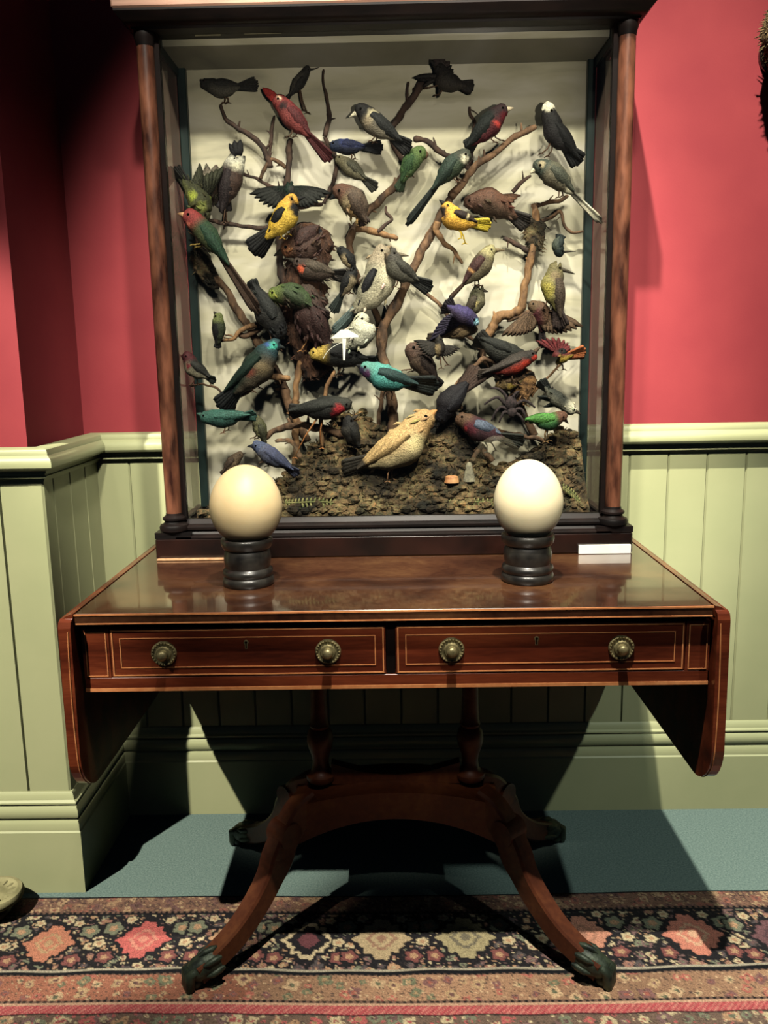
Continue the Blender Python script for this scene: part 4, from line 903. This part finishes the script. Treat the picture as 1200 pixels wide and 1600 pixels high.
bird('olive_bunting', 'upright olive bird with pale wing patch above the purple bird', -.11, (748, 452), (744, 474), (728, 500), 14, (763, 456), ((112, 106, 76), (98, 94, 66), (128, 118, 86), (86, 72, 58), (60, 50, 50)), hr=.62, patches=[(740, 475, 5, (196, 176, 120))], feet=None)
bird('grey_crow', 'dark grey bird with an open beak and dark tail facing right at centre', -.145, (611, 397), (621, 424), (676, 452), 16, (639, 400), ((86, 78, 70), (84, 78, 68), (96, 90, 76), (70, 66, 58), (40, 40, 38)), hr=.68, bw=.3, bc=(120, 108, 92), feet=[(618, 448), (626, 450)], patches=[(600, 395, 7, (150, 128, 104))], wl=1.1, tw=1.2)
bird('pale_jay', 'large cream and grey bird with a black wing bar at the centre of the case', -.12, (597, 396), (590, 448), (520, 524), 27, (612, 384), ((186, 164, 134), (170, 160, 132), (206, 192, 158), (44, 42, 48), (104, 124, 122)), hr=.52, dn=1, tuft=14, feet=None, ww=.36, wl=.75, wup=.1, tw=.8, fan=3, bc=(140, 120, 96))
bird('white_dove', 'round white bird with its belly toward the glass, centre left', -.14, (566, 500), (566, 522), (540, 552), 22, (576, 494), ((206, 198, 170), (200, 194, 168), (214, 208, 184), (186, 180, 154), (180, 172, 146)), hr=.55, wing=False, tuft=26, feet=[(582, 517), (588, 512)])
bird('yellow_headed_blackbird', 'black bird with a round yellow head behind the white bird', -.125, (493, 553), (538, 556), (590, 566), 19, (481, 552), ((206, 166, 62), BLK, (34, 34, 32), BLK, BLK), hr=.55, bc=(150, 140, 110), feet=[(524, 588), (532, 586)], neck=.8)
bird('turquoise_cotinga', 'bright turquoise bird with a dark wing and purple throat at lower centre', -.165, (573, 577), (604, 592), (686, 604), 21, (556, 571), ((104, 186, 170), (96, 196, 184), (84, 190, 182), (44, 74, 74), (36, 44, 42)), hr=.6, patches=[(573, 584, 7, (84, 46, 84)), (565, 578, 5, (50, 44, 70))], feet=[(598, 622), (612, 624)], bc=BLK, wl=1.2, ww=.55, tw=1.6, fan=9, wup=-.05)
bird('brown_thrush', 'dusky brown bird with a rounded back above the turquoise bird', -.12, (646, 548), (660, 566), (688, 606), 19, (640, 540), ((110, 78, 64), (92, 66, 56), (104, 78, 60), (70, 52, 46), (44, 38, 36)), hr=.75, feet=[(632, 578), (642, 580)], tw=1.2)
bird('tiny_swallow', 'tiny dark bird with curved spread wings over the brown bird near centre', -.155, (686, 532), (687, 548), (684, 562), 9, (686, 523), ((44, 36, 30), (48, 38, 32), (172, 142, 96), (50, 42, 36), (44, 36, 30)), spread=[(650, 531, -.155), (716, 543, -.155)], feet=[(690, 575), (700, 570)], hr=.7)
bird('black_starling', 'charcoal-black bird with its tail raised left above the red-breasted bird', -.115, (812, 556), (780, 549), (742, 526), 18, (826, 560), ((44, 44, 40), (52, 52, 46), (60, 58, 52), (46, 46, 42), (54, 50, 46)), feet=None, dn=1, tw=2.0, fan=14)
bird('red_breasted_bird', 'dark bird with a vivid red throat and breast facing right, lower right', -.15, (830, 556), (800, 571), (745, 590), 16, (845, 542), ((58, 48, 44), (70, 60, 54), (190, 58, 44), (78, 66, 60), (86, 70, 60)), hr=.62, patches=[(836, 560, 5, (196, 60, 46)), (822, 571, 8, (194, 62, 46)), (808, 580, 7, (188, 64, 48))], bc=(90, 72, 58), feet=[(804, 600), (812, 600)], wl=1.5, wup=.2, ww=.45)
bird('yellow_breasted_finch', 'small black-headed yellow bird with red wing and orange tail at the right edge', -.15, (878, 551), (872, 560), (916, 548), 12, (879, 542), (BLK, (120, 40, 40), (204, 166, 52), (134, 36, 40), (214, 110, 56)), hr=.72, crest=[(879, 539, .6, (210, 190, 90)), (883, 541, .5, (210, 190, 90))], spread=[(842, 532, -.15)], feet=[(868, 577), (880, 577)], tw=2.0, fan=10)
bird('upright_oriole', 'upright olive-yellow bird with a streaked breast at the far right', -.135, (868, 418), (862, 450), (878, 516), 18, (898, 428), ((136, 122, 76), (122, 108, 84), (176, 160, 84), (104, 84, 68), (70, 50, 46)), hr=.58, patches=[(852, 455, 11, (182, 166, 84)), (866, 432, 7, (130, 112, 84))], bc=(70, 62, 50), bw=.28, feet=[(848, 482), (858, 486)], wl=1.3, tw=1.1, dn=-1)
bird('small_hummingbird', 'tiny dark teal hummingbird with a long straight beak at the far right', -.12, (874, 394), (870, 382), (877, 366), 9, (900, 393), ((40, 52, 50), (44, 58, 56), (74, 82, 70), (40, 52, 50), (36, 46, 46)), tw=2.2, fan=16, bw=.2, feet=None, hr=.9)
bird('rufous_tailed_bird', 'rust-brown bird with drooping wings and dark red belly below the upright olive bird', -.12, (833, 478), (846, 488), (848, 545), 15, (822, 472), ((124, 92, 62), (118, 80, 56), (96, 32, 40), (128, 94, 68), (44, 30, 32)), spread=[(789, 518, -.12), (904, 504, -.12)], feet=None, tw=.9, fan=4)
bird('green_winged_dove', 'brown-breasted bird with dark green wing and turquoise head at left', -.14, (428, 540), (400, 578), (342, 640), 25, (446, 544), ((46, 80, 90), (34, 54, 42), (108, 92, 72), (24, 52, 40), (24, 26, 28)), hr=.46, dn=1, patches=[(429, 540, 5, (80, 190, 170)), (420, 538, 4, (64, 90, 150)), (393, 580, 7, (116, 58, 46)), (412, 575, 10, (112, 96, 72))], bc=(40, 44, 44), feet=[(396, 612), (406, 606)], ww=.42, wup=.5, wl=1.15, tw=1.1)
bird('red_faced_bird', 'small pale-breasted bird with a maroon face on a twig at the left edge', -.165, (293, 558), (303, 578), (338, 596), 13, (281, 556), ((96, 30, 38), (60, 54, 50), (178, 164, 132), (52, 50, 46), (44, 48, 42)), hr=.72, feet=[(300, 600), (308, 601)], bc=(110, 60, 56), patches=[(296, 572, 4, (104, 30, 38))])
bird('small_green_finch', 'tiny black and yellow-green bird clinging near the left back corner', -.11, (341, 496), (342, 516), (340, 545), 11, (334, 486), ((128, 136, 72), (36, 36, 34), (64, 70, 44), BLK, BLK), feet=[(352, 528), (356, 524)], hr=.72)
bird('speckled_starling', 'dark speckled bird with its tail raised, just left of the mossy stump', -.125, (436, 518), (416, 484), (389, 438), 22, (444, 530), ((30, 28, 30), (52, 50, 48), (58, 54, 52), (48, 48, 48), (40, 42, 42)), hr=.6, tuft=30, feet=[(428, 548), (436, 546)], tw=1.2, dn=1)
bird('tufted_brown_bird', 'dark reddish-brown bird with ruffled plumage below the left yellow oriole', -.10, (452, 389), (480, 385), (500, 356), 24, (428, 400), ((116, 76, 56), (92, 58, 50), (96, 66, 56), (84, 54, 50), (40, 36, 40)), hr=.62, tuft=90, patches=[(447, 392, 8, (150, 98, 70))], feet=None, tw=1.0)
bird('orange_wattled_bird', 'brown bird with an orange wattle and long curved tail, centre left', -.11, (467, 412), (486, 424), (545, 432), 18, (448, 404), ((78, 58, 50), (88, 68, 56), (74, 56, 46), (96, 80, 66), (48, 40, 36)), patches=[(471, 421, 5, (220, 100, 68))], crest=[(472, 428, .45, (222, 104, 70))], feet=None, tuft=20)
bird('green_backed_parrot', 'mossy green-backed parrot facing left against the dark stump', -.135, (430, 460), (462, 462), (515, 500), 20, (413, 463), ((110, 124, 58), (72, 92, 52), (70, 58, 44), (66, 80, 50), (62, 40, 36)), hr=.6, tuft=30, patches=[(425, 460, 6, (140, 150, 70))], feet=None)
bird('maroon_plumed_bird', 'large dark maroon-brown bird hanging over the mossy stump', -.118, (478, 462), (487, 500), (515, 562), 27, (470, 448), ((82, 60, 50), (74, 46, 42), (72, 40, 36), (68, 38, 36), (60, 42, 38)), hr=.7, tuft=90, feet=[(470, 548), (478, 548)], lc=(196, 140, 90), tw=1.4, eye=False)
bird('teal_bird', 'teal-green bird facing left at the lower left', -.165, (322, 652), (350, 655), (402, 648), 15, (307, 646), ((64, 118, 104), (60, 122, 108), (44, 84, 76), (68, 126, 112), (56, 110, 98)), hr=.68, bc=(60, 90, 80), feet=[(349, 676), (357, 672)], lc=(130, 90, 66), wl=1.4, wup=.1)
bird('olive_wren', 'tiny olive bird behind the tail of the teal bird', -.13, (400, 656), (407, 671), (414, 694), 11.5, (393, 653), ((104, 100, 66), (98, 98, 62), (142, 136, 88), (84, 82, 58), (48, 46, 40)), feet=[(396, 684), (402, 685)], hr=.68)
bird('slate_blue_bird', 'slate-blue bird with a dark face mask above the left egg', -.175, (402, 697), (425, 714), (468, 742), 15, (386, 698), ((92, 104, 146), (80, 88, 132), (86, 90, 120), (72, 80, 122), (66, 70, 104)), hr=.62, bc=(30, 32, 40), feet=[(410, 722), (418, 728)], patches=[(394, 699, 4, (40, 42, 60))], wl=1.3)
bird('small_brown_wren', 'tiny brown bird peeping out behind the top of the left egg', -.175, (375, 711), (362, 724), (346, 742), 10, (384, 708), ((106, 82, 60), (96, 74, 56), (140, 112, 80), (84, 64, 50), (84, 64, 50)), feet=None)
bird('red_wattled_bird', 'black bird with a red bib on orange legs at the lower left centre', -.155, (540, 632), (505, 638), (450, 644), 19, (552, 640), ((64, 62, 54), (46, 46, 42), (40, 38, 36), (48, 48, 44), (56, 50, 46)), hr=.56, patches=[(531, 641, 8, (190, 52, 60)), (524, 648, 5, (150, 40, 48))], bc=(120, 116, 100), feet=[(460, 715), (502, 700)], lc=(160, 104, 60), wl=1.4, tw=1.4)
bird('cream_bowerbird', 'large cream-buff bird with dark wingtips at the bottom centre, head raised', -.165, (664, 655), (625, 702), (535, 740), 32, (683, 641), (TAN, (214, 170, 108), (224, 196, 142), (210, 166, 104), (58, 50, 40)), hr=.52, dn=1, neck=.5, patches=[(655, 658, 2.6, (120, 60, 40)), (650, 690, 12, (234, 212, 158))], bc=(206, 150, 96), feet=[(605, 752), (613, 748)], lc=(150, 110, 80), wl=1.15, ww=.5, wup=-.05, bar=((52, 44, 36), .82, 1.1), tw=1.2, tuft=14)
bird('purple_black_bird', 'glossy purple-black bird diving head-down behind the cream bird', -.135, (690, 652), (702, 625), (752, 575), 19, (681, 668), ((26, 22, 30), (32, 26, 36), (34, 28, 36), (30, 26, 36), (84, 58, 48)), hr=.55, dn=-1, feet=None, wl=1.0, tw=1.9, fan=10, bc=BLK)
bird('maroon_blue_bird', 'maroon-headed bird with pale blue wing patch beside the spider', -.145, (722, 655), (752, 674), (820, 692), 18.5, (712, 644), ((112, 76, 52), (82, 40, 52), (72, 40, 48), (104, 116, 144), (64, 66, 58)), hr=.62, patches=[(734, 668, 10, (84, 34, 44)), (727, 668, 2.5, (200, 60, 60))], feet=[(761, 706), (775, 704)], lc=(70, 62, 50), wl=.75, wup=.25, tw=1.2)
bird('bright_green_bird', 'bright leaf-green little bird with a brown head at the right edge', -.165, (878, 651), (855, 661), (826, 656), 13.5, (888, 662), ((130, 82, 60), (84, 160, 66), (52, 110, 58), (92, 172, 66), (84, 156, 64)), hr=.66, feet=[(852, 690), (858, 688)], lc=(130, 100, 66), wl=1.3, ww=.72, wup=.0, bc=(60, 44, 36))
bird('black_and_white_bird', 'black bird with white plumes hanging head-down above the bright green bird', -.145, (893, 640), (868, 622), (842, 594), 12, (908, 648), ((220, 210, 180), (62, 64, 56), (120, 116, 98), (44, 48, 44), (30, 34, 32)), hr=.7, tuft=20, feet=None, spread=[(843, 618, -.145), (852, 634, -.145)], tw=1.6)
bird('buff_finch', 'buff and brown bird tucked between the red-breasted bird and the spider', -.13, (783, 601), (796, 597), (836, 586), 14, (772, 592), ((132, 102, 58), (122, 90, 60), (168, 140, 84), (112, 82, 56), (50, 40, 38)), feet=None, hr=.7, patches=[(798, 604, 6, (178, 150, 74))], wing=True)
bird('dark_tanager', 'small dark bird on the mossy bank under the red-bibbed black bird', -.165, (545, 658), (548, 676), (560, 700), 15, (560, 648), ((34, 30, 30), (36, 32, 30), (50, 44, 38), (34, 32, 30), (28, 26, 26)), feet=None)

# spider
def make_spider():
    Y = -.15; c = at(798, 636, Y); s = mpp(798, 636, Y)
    t = thing('tarantula', 'large dark hairy spider hanging at the lower right of the case', 'spider', tuple(c))
    def ball(p, rx, rz, name):
        v = []; f = []
        for j in range(11):
            ph = PI*j/10
            for i in range(16):
                th = 2*PI*i/16; q = Vector((rx*math.sin(ph)*math.cos(th), rx*.8*math.sin(ph)*math.sin(th), rz*math.cos(ph))); q *= 1+.12*noise.noise((p+q)*300); v.append(p+q)
        for j in range(10):
            for i in range(16): f.append((j*16+i, j*16+(i+1) % 16, (j+1)*16+(i+1) % 16, (j+1)*16+i))
        MB().add(v, f).build(name, M['spider'], t, smooth=True, origin=p)
    ball(at(798, 630, Y), 10*s, 11*s, 'abdomen'); ball(at(800, 644, Y-.004), 7.5*s, 8*s, 'head')
    legs = [[(790, 632), (778, 621), (765, 626), (757, 632)], [(792, 640), (783, 636), (774, 645), (768, 658)], [(794, 645), (788, 644), (783, 652), (780, 660)], [(792, 627), (790, 618), (780, 608), (766, 606)],
            [(806, 632), (818, 626), (828, 630), (836, 637)], [(805, 640), (814, 639), (820, 648), (822, 660)], [(802, 645), (810, 648), (816, 655), (819, 661)], [(803, 626), (803, 618), (810, 612), (806, 622)]]
    for L in legs:
        P = cat_rom([at(x, y, Y-(.004 if k in (1, 2) else 0)) for k, (x, y) in enumerate(L)], 4); n = len(P)
        MB().tube(P, [s*(3.0-1.6*j/(n-1)) for j in range(n)], 7).build('leg', M['spider'], t, smooth=True, origin=P[0])
make_spider()

# stone, shell, ferns on the bank
def rock(name, label, px, py, w, h, Y, mat, cone=.4):
    b = at(px, py, Y); s = mpp(px, py, Y); v = []; f = []
    for j in range(9):
        u = j/8; R = w*s*(1-(1-cone)*u)*(1 if u < .95 else .6)
        for i in range(12):
            th = 2*PI*i/12; q = Vector((R*math.cos(th), R*.7*math.sin(th), h*s*u)); q.x *= 1+.2*noise.noise((b+q)*120); q.y *= 1+.2*noise.noise((b+q)*90); v.append(b+q)
    for j in range(8):
        for i in range(12): f.append((j*12+i, j*12+(i+1) % 12, (j+1)*12+(i+1) % 12, (j+1)*12+i))
    f += [tuple(range(12)), tuple(96+i for i in range(12))]
    tag(MB().add(v, f).build(name, mat, None, smooth=True, ang=50, origin=b), label, 'stone' if 'stone' in name else 'shell')
rock('pale_stone', 'pale conical stone on the moss bank left of the right egg', 733, 752, 10, 30, -.165, M['rock'])
rock('broken_shell', 'broken tan shell on the moss bank beside the pale conical stone', 706, 754, 12, 11, -.175, M['shell'], .8)
def fern(label, pts, Y, n, L, mat):
    P = cat_rom([at(x, y, Y) for x, y in pts], 6); s = mpp(pts[0][0], pts[0][1], Y)
    mb = MB(); mb.tube(P, s*1.4, 6)
    for k in range(n):
        u = k/(n-1)*(len(P)-1); i = min(int(u), len(P)-2); q = P[i].lerp(P[i+1], u-i); t_ = (P[i+1]-P[i]).normalized()
        for sd in (1, -1):
            d = (Vector((0, -.25*sd, -1 if sd > 0 else .8))+t_*.25).normalized(); w = L*s*(1-.35*abs(k/(n-1)-.4))*(1 if sd > 0 else .6)
            mb.tube([q, q+d*w*.5, q+d*w], [s*1.5, s*2.0, s*.4], 5, flat=.4)
    tag(mb.build('fern_frond', mat, None, smooth=True, origin=P[0]), label, 'fern', 'fern fronds along the front of the case')
fern('comb-like pale fern frond along the case front beside the left egg', [(446, 786), (470, 785), (500, 784), (528, 786)], -.192, 15, 13, M['fern'])
fern('comb-like green fern frond along the case front left of the right egg', [(690, 790), (715, 784), (740, 784), (768, 784)], -.192, 13, 13, M['fern'])
fern('small pale fern frond in the right front corner behind the right egg', [(880, 760), (894, 770), (905, 782)], -.185, 8, 11, M['fern'])

def white_t_piece():  # white T-shaped piece with a thin curved line beside it
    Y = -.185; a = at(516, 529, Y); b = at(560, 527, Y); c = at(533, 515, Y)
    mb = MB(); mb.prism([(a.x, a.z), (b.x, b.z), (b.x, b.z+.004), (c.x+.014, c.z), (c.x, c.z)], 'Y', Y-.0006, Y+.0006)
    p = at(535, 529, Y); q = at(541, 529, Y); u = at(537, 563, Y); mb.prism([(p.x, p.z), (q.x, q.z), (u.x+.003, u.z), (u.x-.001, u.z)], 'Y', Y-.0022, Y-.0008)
    o = mb.build('white_t_piece', M['card'], None, origin=a); tag(o, 'white T shape in front of the round white bird', 'tag')
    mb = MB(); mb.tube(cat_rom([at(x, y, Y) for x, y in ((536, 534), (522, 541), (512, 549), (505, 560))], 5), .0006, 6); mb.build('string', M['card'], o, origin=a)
white_t_piece()
# ---------------------------------------------------------------- objects at the picture's edges
def fur_head():
    c = Vector((.861, -.085, 1.775)); v = []; f = []
    for j in range(25):
        ph = PI*j/24
        for i in range(32):
            th = 2*PI*i/32; d = Vector((math.sin(ph)*math.cos(th), math.sin(ph)*math.sin(th), math.cos(ph))); q = Vector((d.x*.082, d.y*.082, d.z*.078+.02*d.x*d.x))
            v.append(c+q*(1+.10*noise.noise((c+q)*22)+.05*noise.noise((c+q)*70)))
    for j in range(24):
        for i in range(32): f.append((j*32+i, j*32+(i+1) % 32, (j+1)*32+(i+1) % 32, (j+1)*32+i))
    mb = MB().add(v, f); r = random.Random(3)
    for k in range(900):
        p = v[r.randrange(len(v))]; d = (p-c).normalized()*.8+Vector((r.uniform(-.4, .4), r.uniform(-.4, .4), -.5)); L = r.uniform(.005, .012)
        mb.tube([p, p+d*L*.6, p+d*L], [.0014, .0010, .0002], 4)
    t = mb.build('fur_trophy', M['fur'], None, smooth=True, origin=c)
    tag(t, 'shaggy brown fur trophy on the red wall at the top right edge', 'trophy')
    MB().lathe([(.05, 0), (.05, .008), (.04, .012)], (c.x, .0135, c.z), 24, 'Y').build('mounting_block', M['darkred'], t)
fur_head()
def carved_foot():
    c = (-.848, -.420, 0)
    t = thing('carved_foot_rest', 'round carved greenish cream object on the floor at the left edge', 'ornament', c)
    MB().lathe([(.030, .0065), (.034, .01), (.028, .018), (.024, .026), (.030, .034)], c, 24).build('base', M['black'], t, smooth=True)
    mb = MB(); mb.lathe([(.030, .033), (.048, .036), (.056, .042), (.058, .050), (.054, .057), (.046, .059), (.040, .054), (.028, .053), (.018, .057), (.002, .060)], c, 40)
    for k in range(14):
        a = 2*PI*k/14; q = Vector((c[0]+.035*math.cos(a), c[1]+.035*math.sin(a), .054)); mb.tube([q-Vector((math.cos(a), math.sin(a), 0))*.008, q, q+Vector((math.cos(a), math.sin(a), 0))*.008], [.001, .004, .001], 6)
    mb.build('carved_rim', M['plaster'], t, smooth=True, ang=45)
carved_foot()

# ---------------------------------------------------------------- light
def spot(name, loc, target, W, angle, blend, size, col):
    l = bpy.data.lights.new(name, 'SPOT'); o = bpy.data.objects.new(name, l); COL.objects.link(o)
    l.energy = W; l.spot_size = math.radians(angle); l.spot_blend = blend; l.shadow_soft_size = size; l.color = col
    o.location = loc; o.rotation_euler = (Vector(target)-Vector(loc)).to_track_quat('-Z', 'Y').to_euler(); return o
WARM = (1.0, .93, .79)
spot('track_spot_a', (.10, -1.35, 3.7), (.74, -.29, .50), 600, 50, .75, .025, WARM)
spot('track_spot_b', (-1.9, -2.3, 3.3), (-1.07, -.30, .60), 700, 26, .35, .03, WARM)
spot('track_spot_c', (.10, -3.2, 3.95), (.02, -.2, 1.25), 430, 22.0, .2, .13, WARM)
spot('added_case_spot_e', (-.85, -3.1, 3.90), (.0, -.2, 1.26), 360, 19.0, .2, .13, WARM)  # added beside the main case spot to split and soften bird shadows
spot('added_case_spot_f', (1.0, -3.1, 3.90), (.0, -.2, 1.26), 440, 19.0, .2, .13, WARM)  # also added, to soften the bird shadows from the other side
spot('track_spot_d', (.30, -3.6, 3.15), (0, -.1, 1.38), 42, 18, .6, .10, WARM)
spot('track_spot_g', (1.9, -2.3, 3.2), (.98, -.30, .25), 130, 24, .4, .05, (.9, .97, .9))
spot('case_ceiling_fill', (.5, -3.9, .75), (0, -.15, 1.64), 210, 15, .6, 0, (1, .9, .75))  # unseen fill added to brighten the case ceiling, in place of bounced light
w = bpy.data.worlds.new('room_glow'); S.world = w; w.use_nodes = True
w.node_tree.nodes['Background'].inputs['Color'].default_value = (.45, .6, .85, 1); w.node_tree.nodes['Background'].inputs['Strength'].default_value = .022
S.view_settings.view_transform = 'Standard'; S.view_settings.look = 'None'; S.view_settings.gamma = 1; S.view_settings.exposure = 0
S.cycles.max_bounces = 6; S.cycles.diffuse_bounces = 0; S.cycles.transparent_max_bounces = 16
